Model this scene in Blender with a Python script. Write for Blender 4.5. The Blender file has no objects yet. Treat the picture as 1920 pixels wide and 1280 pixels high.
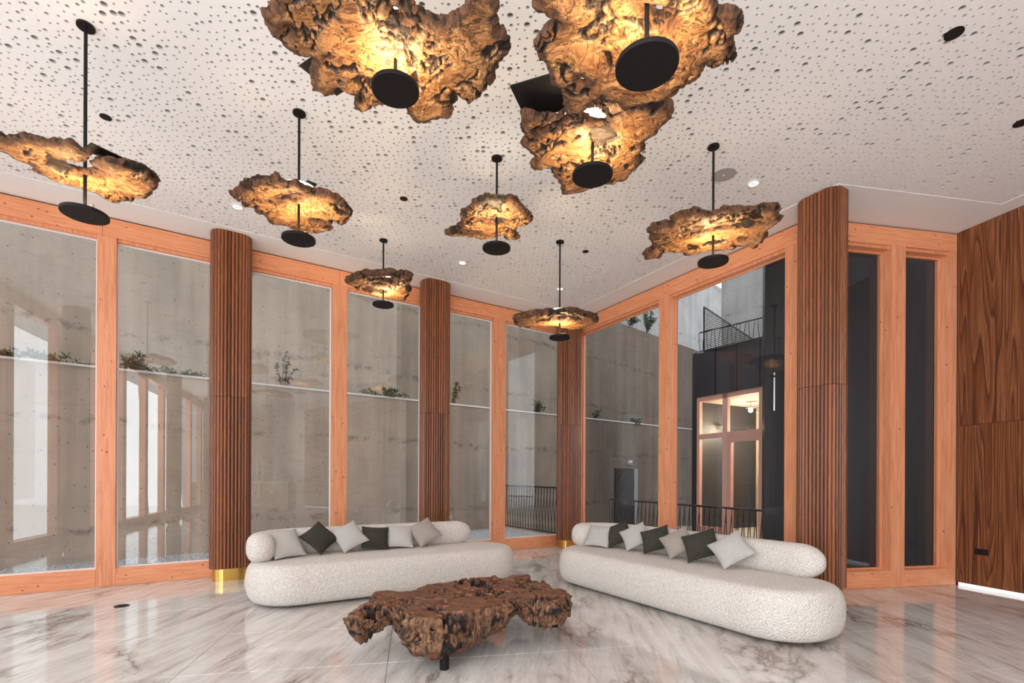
import bpy, math, random
import numpy as np
from mathutils import Vector, Matrix
random.seed(4)
RNG = np.random.default_rng(7)
PI = math.pi
sc = bpy.context.scene
COL = sc.collection

# ------------------------------------------------------------ camera
F = 930.0; HY = 897.0; ROLL = .0045; EYE = 1.3
cam_d = bpy.data.cameras.new('camera'); cam = bpy.data.objects.new('camera', cam_d); COL.objects.link(cam)
cam_d.sensor_width = 36; cam_d.lens = F * 36 / 1920; cam_d.shift_y = (HY - 640) / 1920; cam_d.clip_start = .05; cam_d.clip_end = 300
cr, sr = math.cos(ROLL), math.sin(ROLL)
XC = np.array([cr, 0, sr]); ZC = np.array([-sr, 0, cr])
cam.matrix_world = Matrix(((XC[0], ZC[0], 0, 0), (0, 0, -1, 0), (XC[2], ZC[2], 0, EYE), (0, 0, 0, 1)))
sc.camera = cam

# ------------------------------------------------------------ light
sc.view_settings.view_transform = 'Standard'; sc.view_settings.look = 'None'
sc.view_settings.gamma = 1; sc.view_settings.use_curve_mapping = False
sc.view_settings.exposure = 0.86
w = bpy.data.worlds.new('world'); sc.world = w; w.use_nodes = True
wb = w.node_tree.nodes['Background']; wb.inputs[0].default_value = (.92, .95, 1.0, 1); wb.inputs[1].default_value = 1.15
sun_d = bpy.data.lights.new('sun', 'SUN'); sun = bpy.data.objects.new('sun', sun_d); COL.objects.link(sun)
sun_d.energy = 1.6; sun_d.angle = .01; sun_d.color = (1, .93, .83)
sun.rotation_euler = Vector((.86, -.42, -.30)).to_track_quat('-Z', 'Y').to_euler()
def area(name, loc, to, sx, sy, power, color=(1, 1, 1)):
    d = bpy.data.lights.new(name, 'AREA'); o = bpy.data.objects.new(name, d); COL.objects.link(o)
    d.shape = 'RECTANGLE'; d.size = sx; d.size_y = sy; d.energy = power; d.color = color
    o.location = loc; o.rotation_euler = (Vector(to) - Vector(loc)).to_track_quat('-Z', 'Y').to_euler()
    return o
# daylight entering through the long glazed wall behind the camera
WD = np.array([.722, -.692]); WN = np.array([.692, .722]); WA = np.array([-6.9, 4.5])
for k, (s, wd, pw) in enumerate(((2.1, 3.6, 45), (5.9, 3.8, 120), (9.8, 3.8, 190), (13.7, 3.8, 190))):
    p = WA + WD * s - WN * .5
    area('window_daylight', (p[0], p[1], 2.15), (p[0] + WN[0], p[1] + WN[1], 2.22), wd, 4.0, pw, (.90, .95, 1.0))

# ------------------------------------------------------------ helpers
def ray(px, py):
    u = (px - 960) / F; v = (HY - py) / F
    return np.array([0, 1, 0]) + u * XC + v * ZC
def atz(px, py, z):
    d = ray(px, py); t = (z - EYE) / d[2]; return np.array([d[0] * t, d[1] * t, z])
def aty(px, py, y):
    d = ray(px, py); return np.array([d[0] * y, y, EYE + d[2] * y])

def tag(o, label=None, cat=None, group=None, kind=None):
    if label: o['label'] = label
    if cat: o['category'] = cat
    if group: o['group'] = group
    if kind: o['kind'] = kind
    return o
def empty(name, loc=(0, 0, 0), rz=0, **k):
    o = bpy.data.objects.new(name, None); COL.objects.link(o); o.location = loc; o.rotation_euler = (0, 0, rz)
    return tag(o, **k)
class MB:
    def __init__(s): s.v = []; s.f = []
    def add(s, V, Fc):
        n = len(s.v); s.v += [tuple(map(float, p)) for p in V]; s.f += [tuple(i + n for i in f) for f in Fc]; return s
    def box(s, a, b):
        x0, y0, z0 = a; x1, y1, z1 = b
        return s.add([(x0,y0,z0),(x1,y0,z0),(x1,y1,z0),(x0,y1,z0),(x0,y0,z1),(x1,y0,z1),(x1,y1,z1),(x0,y1,z1)],
                     [(3,2,1,0),(4,5,6,7),(0,1,5,4),(1,2,6,5),(2,3,7,6),(3,0,4,7)])
    def obox(s, o, u, n, s0, s1, d0, d1, z0, z1):     # box in a frame: origin o, along u, across n
        P = lambda a, b, z: (o[0] + u[0]*a + n[0]*b, o[1] + u[1]*a + n[1]*b, z)
        V = [P(s0,d0,z0),P(s1,d0,z0),P(s1,d1,z0),P(s0,d1,z0),P(s0,d0,z1),P(s1,d0,z1),P(s1,d1,z1),P(s0,d1,z1)]
        Fc = [(3,2,1,0),(4,5,6,7),(0,1,5,4),(1,2,6,5),(2,3,7,6),(3,0,4,7)]
        if u[0]*n[1] - u[1]*n[0] < 0: Fc = [tuple(reversed(f)) for f in Fc]
        return s.add(V, Fc)
    def cyl(s, p, r, z0, z1, n=24, r1=None):
        r1 = r if r1 is None else r1
        V = [(p[0]+r*math.cos(2*PI*i/n), p[1]+r*math.sin(2*PI*i/n), z0) for i in range(n)] + [(p[0]+r1*math.cos(2*PI*i/n), p[1]+r1*math.sin(2*PI*i/n), z1) for i in range(n)]
        return s.add(V, [tuple(range(n))[::-1], tuple(range(n, 2*n))] + [(i, (i+1)%n, n+(i+1)%n, n+i) for i in range(n)])
    def tube(s, pts, r, n=8):
        pts = [Vector(p) for p in pts]; V = []; Fc = []
        for i, p in enumerate(pts):
            t = (pts[min(i+1, len(pts)-1)] - pts[max(i-1, 0)]).normalized()
            a = t.orthogonal().normalized() if abs(t.z) > .9 else t.cross(Vector((0,0,1))).normalized()
            b = t.cross(a)
            rr = r if not hasattr(r, '__len__') else r[i]
            V += [p + (a*math.cos(2*PI*k/n) + b*math.sin(2*PI*k/n))*rr for k in range(n)]
        for i in range(len(pts)-1):
            for k in range(n): Fc.append((i*n+k, i*n+(k+1)%n, (i+1)*n+(k+1)%n, (i+1)*n+k))
        Fc += [tuple(range(n))[::-1], tuple(range((len(pts)-1)*n, len(pts)*n))]
        return s.add(V, Fc)
    def build(s, name, mat, parent=None, smooth=False, bevel=0, **k):
        me = bpy.data.meshes.new(name); loc = parent.location if parent else Vector((0,0,0))
        if parent is not None and parent.parent is not None: loc = loc + parent.parent.location
        me.from_pydata([(a-loc[0], b-loc[1], c-loc[2]) for a, b, c in s.v], [], s.f); me.update()
        me.materials.append(mat)
        if smooth:
            me.shade_smooth()
        o = bpy.data.objects.new(name, me); COL.objects.link(o)
        if parent is not None: o.parent = parent
        if bevel:
            m = o.modifiers.new('bevel', 'BEVEL'); m.width = bevel; m.segments = 2; m.limit_method = 'ANGLE'
        return tag(o, **k)
def npmesh(name, V, Q, mat, parent=None, smooth=False, attrs=None, **k):
    """fast mesh from arrays; Q: (n,4) or (n,3) int arrays or a list of such"""
    Q = Q if isinstance(Q, list) else [Q]
    me = bpy.data.meshes.new(name); loc = np.array(parent.location) if parent else np.zeros(3)
    me.vertices.add(len(V)); me.vertices.foreach_set('co', (np.asarray(V, float) - loc).astype(np.float32).ravel())
    loops = np.concatenate([q.ravel() for q in Q]); cnt = np.concatenate([np.full(len(q), q.shape[1]) for q in Q])
    me.loops.add(len(loops)); me.loops.foreach_set('vertex_index', loops.astype(np.int32))
    st = np.zeros(len(cnt), np.int32); st[1:] = np.cumsum(cnt)[:-1]
    me.polygons.add(len(cnt)); me.polygons.foreach_set('loop_start', st)
    me.update(calc_edges=True); me.validate()
    me.shade_smooth() if smooth else me.shade_flat()
    for n, a in (attrs or {}).items():
        at = me.attributes.new(n, 'FLOAT', 'POINT'); at.data.foreach_set('value', np.asarray(a, np.float32))
    me.materials.append(mat)
    o = bpy.data.objects.new(name, me); COL.objects.link(o)
    if parent is not None: o.parent = parent
    return tag(o, **k)
def copy_tree(o, parent=None):
    c = o.copy(); COL.objects.link(c); c.parent = parent
    for ch in list(o.children): copy_tree(ch, c)
    return c

# numpy value noise
_T = RNG.random((64, 64, 8)) * 2 - 1
def vnoise(x, y, ch=0):
    xi = np.floor(x).astype(int); yi = np.floor(y).astype(int); fx = x - xi; fy = y - yi
    fx = fx*fx*fx*(fx*(fx*6-15)+10); fy = fy*fy*fy*(fy*(fy*6-15)+10); T = _T[:, :, ch % 8]
    g = lambda a, b: T[a & 63, b & 63]
    return (g(xi, yi)*(1-fx) + g(xi+1, yi)*fx)*(1-fy) + (g(xi, yi+1)*(1-fx) + g(xi+1, yi+1)*fx)*fy
def fbm(x, y, o=4, ch=0, gain=.5):
    r = 0; a = 1; t = 0
    for i in range(o):
        r = r + a*vnoise(x*2**i + 17.3*i, y*2**i + 9.1*i, ch+i); t += a; a *= gain
    return r / t

# ------------------------------------------------------------ materials
def mat(name, color=(.8,.8,.8), rough=.5, metal=0, emit=None, es=0, spec=.5):
    m = bpy.data.materials.new(name); m.use_nodes = True; b = m.node_tree.nodes['Principled BSDF']
    b.inputs['Base Color'].default_value = (*color, 1); b.inputs['Roughness'].default_value = rough; b.inputs['Metallic'].default_value = metal
    b.inputs['Specular IOR Level'].default_value = spec
    if emit: b.inputs['Emission Color'].default_value = (*emit, 1); b.inputs['Emission Strength'].default_value = es
    return m
class NT:
    def __init__(s, m): s.t = m.node_tree; s.b = s.t.nodes['Principled BSDF']
    def n(s, ty, **kw):
        x = s.t.nodes.new(ty)
        for k, v in kw.items():
            if k.startswith('i_'):
                k = k[2:]; x.inputs[int(k) if k.isdigit() else k.replace('_', ' ')].default_value = v
            else: setattr(x, k, v)
        return x
    def l(s, a, b): s.t.links.new(a, b)
    def coord(s, scale=(1,1,1), rot=(0,0,0), kind='Object', rnd=0):
        c = s.n('ShaderNodeTexCoord'); mp = s.n('ShaderNodeMapping'); mp.inputs['Scale'].default_value = scale; mp.inputs['Rotation'].default_value = rot
        s.l(c.outputs[kind], mp.inputs[0])
        if rnd:
            oi = s.n('ShaderNodeObjectInfo'); mu = s.n('ShaderNodeMath', operation='MULTIPLY'); mu.inputs[1].default_value = rnd
            s.l(oi.outputs['Random'], mu.inputs[0]); s.l(mu.outputs[0], mp.inputs['Location'])
        return mp.outputs[0]
    def noise(s, vec, scale, detail=4, rough=.6, dist=0):
        x = s.n('ShaderNodeTexNoise'); x.inputs['Scale'].default_value = scale; x.inputs['Detail'].default_value = detail
        x.inputs['Roughness'].default_value = rough; x.inputs['Distortion'].default_value = dist; s.l(vec, x.inputs['Vector']); return x.outputs['Fac']
    def voro(s, vec, scale, feature='F1', rnd=1):
        x = s.n('ShaderNodeTexVoronoi', feature=feature); x.inputs['Scale'].default_value = scale; x.inputs['Randomness'].default_value = rnd; s.l(vec, x.inputs['Vector']); return x.outputs['Distance']
    def ramp(s, fac, stops):
        x = s.n('ShaderNodeValToRGB'); e = x.color_ramp.elements
        while len(e) < len(stops): e.new(.5)
        for i, (p, c) in enumerate(stops): e[i].position = p; e[i].color = (*c, 1) if hasattr(c, '__len__') else (c, c, c, 1)
        s.l(fac, x.inputs[0]); return x.outputs[0]
    def mix(s, fac, a, b, mode='MIX'):
        x = s.n('ShaderNodeMix', data_type='RGBA', blend_type=mode)
        for k, v in ((0, fac), (6, a), (7, b)):
            if isinstance(v, bpy.types.NodeSocket): s.l(v, x.inputs[k])
            elif hasattr(v, '__len__'): x.inputs[k].default_value = (*v, 1)
            else: x.inputs[k].default_value = v
        return x.outputs[2]
    def math(s, op, a, b=None):
        x = s.n('ShaderNodeMath', operation=op)
        for k, v in ((0, a), (1, b)):
            if v is None: continue
            if isinstance(v, bpy.types.NodeSocket): s.l(v, x.inputs[k])
            else: x.inputs[k].default_value = v
        return x.outputs[0]
    def bump(s, h, strength=.3, dist=.01, nrm=None):
        x = s.n('ShaderNodeBump'); x.inputs['Strength'].default_value = strength; x.inputs['Distance'].default_value = dist
        s.l(h, x.inputs['Height'])
        if nrm: s.l(nrm, x.inputs['Normal'])
        s.l(x.outputs[0], s.b.inputs['Normal']); return x.outputs[0]
    def color(s, c): s.l(c, s.b.inputs['Base Color'])

M = {}
M['white'] = mat('white_paint', (.83, .80, .77), .6)
M['ceil'] = mat('ceiling_board', (.87, .855, .83), .75)
M['core'] = mat('shaded_hole_side', (.62, .60, .57), .9)  # hole sides darker than the board face; recess shade put into the colour
M['back'] = mat('acoustic_fleece', (.16, .15, .14), .9)
M['black'] = mat('black_metal', (.007, .006, .006), .55, spec=.25)
M['groove'] = mat('groove_wood', (.02, .008, .004), .7)
M['hole'] = mat('black_recess', (.004, .004, .004), .8)
M['brass'] = mat('brass', (.75, .50, .14), .22, 1)
n = NT(M['brass']); n.bump(n.noise(n.coord((60, 60, 1)), 3, 2), .05, .002)
M['steel'] = mat('steel', (.7, .7, .7), .3, 1)
M['alu'] = mat('pale_bead', (.80, .80, .80), .35)
M['darkgap'] = mat('dark_gasket', (.05, .035, .03), .6)
M['led'] = mat('warm_led', (1, .8, .5), .5, emit=(1.0, .71, .39), es=30)
M['plate'] = mat('upper_light_disc', (.9, .88, .84), .35, emit=(1, .88, .7), es=2.2)
M['down'] = mat('downlight_glow', (1, .95, .9), .4, emit=(1, .93, .84), es=.9)
M['ledstrip'] = mat('plinth_light', (1, 1, 1), .4, emit=(.93, .97, 1), es=.55)

def glass(name, tint, refl):
    m = bpy.data.materials.new(name); m.use_nodes = True; t = m.node_tree; t.nodes.clear()
    out = t.nodes.new('ShaderNodeOutputMaterial'); mx = t.nodes.new('ShaderNodeMixShader'); tr = t.nodes.new('ShaderNodeBsdfTransparent'); gl = t.nodes.new('ShaderNodeBsdfGlossy')
    fr = t.nodes.new('ShaderNodeFresnel'); ge = t.nodes.new('ShaderNodeNewGeometry'); io = t.nodes.new('ShaderNodeMix'); io.inputs[2].default_value = refl; io.inputs[3].default_value = 1/refl
    t.links.new(ge.outputs['Backfacing'], io.inputs[0]); t.links.new(io.outputs[0], fr.inputs[0]); tr.inputs[0].default_value = (*tint, 1); gl.inputs['Roughness'].default_value = 0.0
    gl.inputs['Color'].default_value = (.95, .95, .95, 1)
    t.links.new(fr.outputs[0], mx.inputs[0]); t.links.new(tr.outputs[0], mx.inputs[1]); t.links.new(gl.outputs[0], mx.inputs[2]); t.links.new(mx.outputs[0], out.inputs[0])
    return m
M['glass'] = glass('window_glass', (.95, .96, .95), 1.52)
M['glassclear'] = glass('clear_window_glass', (.93, .94, .95), 1.32)
M['glassdark'] = glass('far_glass', (.9, .88, .86), 1.45)

def wood_frame():
    m = mat('larch_frame', (.7, .3, .16), .42); n = NT(m)
    c = n.coord((1, 1, 1), rnd=20)
    g = n.noise(n.coord((14, 14, .7), rnd=20), 3, 5, .6, .6)
    col = n.ramp(g, [(.3, (.62, .23, .105)), (.5, (.76, .315, .155)), (.72, (.84, .39, .21))])
    k = n.voro(n.coord((3.3, 3.3, 2.4), rnd=9), 2.6)
    col = n.mix(n.ramp(k, [(.06, 1), (.10, 0)]), col, (.22, .07, .03))
    n.color(col); n.bump(g, .12, .004); return m
M['frame'] = wood_frame()
def frame_h():
    m = mat('larch_beam', (.7, .3, .16), .42); n = NT(m)
    g = n.noise(n.coord((1.2, 1.2, 26), rnd=20), 3, 5, .6, .6)
    col = n.ramp(g, [(.3, (.66, .24, .105)), (.5, (.80, .325, .155)), (.72, (.87, .40, .21))])
    k = n.voro(n.coord((3.0, 3.0, 5), rnd=9), 2.6)
    col = n.mix(n.ramp(k, [(.07, 1), (.12, 0)]), col, (.25, .08, .035))
    n.color(col); n.bump(g, .12, .004); return m
M['beam'] = frame_h()
def slat():
    m = mat('walnut_slat', (.25, .08, .03), .36); n = NT(m)
    g = n.noise(n.coord((45, 45, 2.2), rnd=40), 2, 6, .65, .4)
    oi = n.n('ShaderNodeObjectInfo')
    base = n.ramp(g, [(.3, (.125, .038, .014)), (.52, (.22, .073, .028)), (.75, (.32, .118, .048))])
    v = n.ramp(oi.outputs['Random'], [(0, .62), (1, 1.25)])
    n.color(n.mix(1.0, base, v, 'MULTIPLY')); n.bump(g, .25, .003); return m
M['slat'] = slat()
def walnut():
    m = mat('walnut_veneer', (.2, .06, .02), .4); n = NT(m)
    v = n.coord((1, 1, 1), (0, 0, .27), rnd=31)
    cmb = n.n('ShaderNodeMapping'); cmb.inputs['Scale'].default_value = (2.6, 2.6, .13); n.l(v, cmb.inputs[0])
    a = n.noise(cmb.outputs[0], 1.8, 1.5, .45, .15)
    rings = n.math('FRACT', n.math('MULTIPLY', a, 19.0))
    f = n.noise(n.coord((30, 30, .8), rnd=5), 3, 5, .65, .2)
    col = n.ramp(rings, [(0, (.085, .024, .008)), (.22, (.22, .068, .022)), (.6, (.31, .108, .038)), (.92, (.38, .145, .055)), (1, (.10, .030, .010))])
    col = n.mix(n.ramp(f, [(.35, .75), (.7, 0)]), col, (.06, .017, .006))
    n.color(col); n.bump(f, .06, .002); return m
M['walnut'] = walnut()
def boucle(name, c0, c1, sc_=98):
    m = mat(name, c0, .95, spec=.15); n = NT(m); co = n.coord()
    v = n.voro(co, sc_); a = n.noise(co, 60, 3)
    h = n.math('ADD', v, n.math('MULTIPLY', a, .5))
    n.color(n.ramp(h, [(.45, c0), (1.0, c1)])); n.bump(n.math('SUBTRACT', 1.0, h), 1.0, .012)
    n.b.inputs['Sheen Weight'].default_value = .15
    return m
M['cream'] = boucle('cream_boucle', (.90, .86, .80), (.68, .62, .56))
M['cream_c'] = boucle('cream_cushion_boucle', (.97, .95, .91), (.86, .83, .78), 90)
M['beige_c'] = boucle('beige_cushion_boucle', (.80, .72, .64), (.56, .48, .41), 90)
M['green_c'] = boucle('olive_cushion_boucle', (.075, .070, .032), (.012, .012, .006), 80)
def marble():
    m = mat('marble', (.7, .66, .62), .07); n = NT(m)
    wv = n.coord((1, 1, 1), (0, 0, .10))
    big = n.noise(wv, .8, 4, .6, .6)
    mp = n.n('ShaderNodeMapping'); mp.inputs['Scale'].default_value = (6.5, .8, 1); n.l(wv, mp.inputs[0])
    st = n.noise(mp.outputs[0], 1.6, 9, .70, .5)
    mp2 = n.n('ShaderNodeMapping'); mp2.inputs['Scale'].default_value = (13, 1.6, 1); mp2.inputs['Rotation'].default_value = (0, 0, .12); n.l(wv, mp2.inputs[0])
    st2 = n.noise(mp2.outputs[0], 4.0, 7, .68, .4)
    base = n.ramp(st, [(.32, (.36, .315, .28)), (.43, (.57, .545, .515)), (.58, (.70, .685, .66))])
    base = n.mix(n.ramp(big, [(.45, 0), (.66, .7)]), base, n.mix(.55, base, (.42, .345, .29)))
    base = n.mix(n.ramp(st2, [(.31, .9), (.36, 0)]), base, (.20, .165, .145))
    vn = n.noise(n.coord((1.0, .5, 1), (0, 0, .55)), .55, 9, .62, .5)
    d = n.math('ABSOLUTE', n.math('SUBTRACT', vn, .5))
    vm = n.ramp(n.noise(wv, .9, 2), [(.44, 0), (.56, 1)])
    base = n.mix(n.math('MULTIPLY', n.ramp(d, [(0, .95), (.005, .5), (.028, 0)]), vm), base, (.17, .115, .08))
    n.color(base); n.l(n.ramp(st, [(0, .10), (1, .05)]), n.b.inputs['Roughness']); n.b.inputs['Specular IOR Level'].default_value = .8
    return m
M['marble'] = marble()
M['joint'] = mat('pale_joint', (.78, .74, .70), .5)
def concrete(name, tint):
    m = mat(name, tint, .85, spec=.25); n = NT(m); co = n.coord()
    a = n.noise(co, .9, 5, .6); s = n.noise(n.coord((1.6, 1.6, .12)), 1.6, 5, .6)
    col = n.mix(n.ramp(s, [(.35, 1.0), (.65, 0)]), tint, tuple(c*.72 for c in tint))
    col = n.mix(n.ramp(a, [(.4, 0), (.75, .6)]), col, tuple(c*1.25 for c in tint))
    p = n.voro(co, 9); col = n.mix(n.ramp(p, [(.07, .9), (.12, 0)]), col, tuple(c*.3 for c in tint))
    h = n.coord((.25, .25, 1)); b = n.noise(h, 3.2, 6, .7); d = n.math('ABSOLUTE', n.math('SUBTRACT', b, .56))
    col = n.mix(n.ramp(d, [(0, .55), (.006, 0)]), col, tuple(c*.45 for c in tint))
    p2 = n.voro(co, 3.1); col = n.mix(n.ramp(p2, [(.035, .9), (.05, 0)]), col, tuple(c*.25 for c in tint))
    cz = n.coord((.5, .5, .5)); rg = n.noise(cz, 9, 8, .75, .5); sx_ = n.n('ShaderNodeSeparateXYZ'); n.l(co, sx_.inputs[0])
    zz = n.math('ADD', sx_.outputs[2], n.math('MULTIPLY', n.noise(n.coord((.6, .6, .6)), 1.4, 5, .7), .55)); ban = n.math('ABSOLUTE', n.math('SUBTRACT', n.math('FRACT', n.math('MULTIPLY', zz, .62)), .5))
    msk = n.math('MULTIPLY', n.ramp(ban, [(0, 1), (.05, 0)]), n.ramp(rg, [(.42, 1), (.52, 0)]))
    col = n.mix(n.math('MULTIPLY', msk, .75), col, tuple(c*.35 for c in tint))
    n.color(col); n.bump(n.noise(co, 14, 5), .25, .02); return m
M['conc'] = concrete('shuttered_concrete', (.50, .425, .36))
M['concb'] = concrete('brown_concrete', (.36, .30, .245)); M['concc'] = concrete('shaded_concrete', (.215, .175, .14))  # darker copies for the wall's right stretches; courtyard shade put into the colour
M['conc2'] = concrete('pale_concrete', (.36, .35, .335))
def gravel():
    m = mat('white_gravel', (.7, .7, .7), .9); n = NT(m); v = n.voro(n.coord(), 28)
    n.color(n.ramp(v, [(.05, (.80, .82, .84)), (.6, (.30, .32, .34))])); n.bump(n.math('SUBTRACT', 1., v), 1, .02); return m
M['gravel'] = gravel()
M['paving'] = mat('outdoor_paving', (.42, .40, .37), .8)
M['clad'] = mat('dark_cladding', (.016, .019, .027), .5)
M['clad2'] = mat('black_cladding', (.006, .006, .009), .5)
n = NT(M['clad2']); n.color(n.ramp(n.noise(n.coord((6, 6, .3)), 2, 4), [(.4, (.002, .002, .003)), (.7, (.007, .0075, .011))]))
M['pink'] = mat('pink_timber', (.66, .36, .29), .5)
M['rail'] = mat('railing_metal', (.015, .016, .018), .5)
M['bulb'] = mat('glowing_bulb', (1, .8, .5), .4, emit=(1, .72, .38), es=22)
M['inwall'] = mat('annex_plaster', (.55, .47, .37), .8)
M['leaf'] = mat('leaf_green', (.055, .105, .035), .55); M['leaf2'] = mat('leaf_dark', (.035, .07, .03), .55)
M['stem'] = mat('stem_brown', (.06, .045, .03), .8)
M['grey'] = mat('grey_grille', (.38, .37, .36), .7)
M['doorc'] = mat('black_door', (.014, .013, .013), .5)
def desk():
    m = mat('ringed_desk', (.5, .38, .28), .5); n = NT(m)
    v = n.n('ShaderNodeTexVoronoi'); v.inputs['Scale'].default_value = 1.4; n.l(n.coord(), v.inputs['Vector'])
    r = n.math('FRACT', n.math('MULTIPLY', v.outputs['Distance'], 12.0))
    n.color(n.ramp(r, [(0, (.20, .13, .09)), (.3, (.55, .42, .31)), (.8, (.62, .48, .36)), (1, (.2, .13, .09))])); n.bump(r, .5, .02); return m
M['desk'] = desk()
def burl(name, lo, mid, hi, bark_lo, bark_hi, rough=.35):
    m = mat(name, mid, rough); n = NT(m)
    co = n.coord(rnd=50)
    warp = n.noise(co, 3.2, 3, .55, 1.0)
    mp = n.n('ShaderNodeMapping'); n.l(co, mp.inputs[0]); 
    add = n.n('ShaderNodeVectorMath', operation='MULTIPLY_ADD'); n.l(co, add.inputs[0]); add.inputs[1].default_value = (1, 1, 1)
    cv = n.n('ShaderNodeCombineXYZ'); n.l(warp, cv.inputs[0]); n.l(n.noise(co, 2.6, 3, .5, .7), cv.inputs[1]); n.l(cv.outputs[0], add.inputs[2])
    g1 = n.noise(add.outputs[0], 5.5, 7, .62, 1.8)
    fine = n.noise(add.outputs[0], 26, 6, .7, 1.0)
    col = n.ramp(g1, [(.30, lo), (.50, mid), (.68, hi)])
    col = n.mix(n.ramp(fine, [(.36, .9), (.50, 0)]), col, tuple(c*.38 for c in lo))
    crk = n.math('ABSOLUTE', n.math('SUBTRACT', n.noise(add.outputs[0], 3.4, 6, .66, 2.4), .5))
    col = n.mix(n.ramp(crk, [(0, .97), (.018, .6), (.036, 0)]), col, bark_lo)
    bn = n.noise(n.coord((1, 1, .6)), 22, 7, .72, .8)
    bark = n.ramp(bn, [(.36, bark_lo), (.52, tuple((a+b)/2 for a, b in zip(bark_lo, bark_hi))), (.68, bark_hi)])
    at = n.n('ShaderNodeAttribute', attribute_name='bark'); pit = n.n('ShaderNodeAttribute', attribute_name='pit')
    fac = n.ramp(n.math('ADD', at.outputs['Fac'], n.math('MULTIPLY', n.math('SUBTRACT', g1, .5), .9)), [(.40, 0), (.72, 1)])
    col = n.mix(fac, col, bark)
    col = n.mix(n.ramp(pit.outputs['Fac'], [(.2, 0), (.65, .95)]), col, tuple(c*.5 for c in bark_lo))
    n.color(col)
    hh = n.math('ADD', n.math('MULTIPLY', fine, .4), n.math('MULTIPLY', n.math('MULTIPLY', bn, fac), 3.0))
    n.bump(hh, .7, .012)
    n.l(n.ramp(fac, [(0, rough), (1, .7)]), n.b.inputs['Roughness'])
    return m
M['burl'] = burl('lamp_burl', (.21, .082, .028), (.48, .23, .088), (.68, .38, .16), (.020, .009, .005), (.25, .105, .042))
M['tburl'] = burl('table_burl', (.10, .032, .013), (.24, .088, .040), (.36, .15, .075), (.014, .006, .004), (.38, .185, .092), .3)

# ------------------------------------------------------------ room outline
ZT = 4.37; ZC_ = 4.39
A = WA.copy(); L0 = np.array([-5.557, 5.383]); C = np.array([1.19, 9.80]); D = np.array([3.50, 5.82]); E_ = np.array([5.54, 6.185])
u1 = (C - L0) / np.linalg.norm(C - L0); A = L0 - u1 * 1.55
Fp = E_ + np.array([.262, -.965]) * 11.5; G = np.array([10.6, -12.0]); Hh = WA + WD * 20.2
A = WA = A
ROOM = [A, C, D, E_, Fp, G, Hh]
def inset(poly, offs):
    n_ = len(poly); out = []; ar = sum(poly[i][0]*poly[(i+1)%n_][1]-poly[(i+1)%n_][0]*poly[i][1] for i in range(n_)); sgn = 1 if ar > 0 else -1
    L = []
    for i in range(n_):
        a, b = poly[i], poly[(i+1)%n_]; d = (b-a)/np.linalg.norm(b-a); nn = np.array([-d[1], d[0]])*sgn
        L.append((a+nn*offs[i], d))
    for i in range(n_):
        p, d = L[i-1]; q, e = L[i]; t = np.linalg.solve(np.array([d, -e]).T, q-p); out.append(p+d*t[0])
    return out
def pip(x, y, poly):
    ins = np.zeros(x.shape, bool); n_ = len(poly)
    for i in range(n_):
        (x0, y0), (x1, y1) = poly[i], poly[(i+1)%n_]
        c = ((y0 > y) != (y1 > y)) & (x < (x1-x0)*(y-y0)/(y1-y0+1e-12)+x0); ins ^= c
    return ins

# ------------------------------------------------------------ floor of marble tiles
fl = empty('floor', kind='structure')
OUT = inset(ROOM, [-.02]*7)
MB().add([(*p, -.012) for p in OUT] + [(*p, -.25) for p in OUT], [tuple(range(7)), tuple(range(13, 6, -1))] + [(i, (i+1)%7, 7+(i+1)%7, 7+i) for i in range(7)]).build('joint_bed', M['joint'], fl)
tu = np.array([-.196, .981]); tv = np.array([.981, .196])
def clip(poly, P, N):    # keep the side where (x-P).N <= 0
    out = []
    for i in range(len(poly)):
        a, b = poly[i], poly[(i+1)%len(poly)]; da, db = (a-P)@N, (b-P)@N
        if da <= 0: out.append(a)
        if da*db < 0: out.append(a + (b-a)*(da/(da-db)))
    return out
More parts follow.
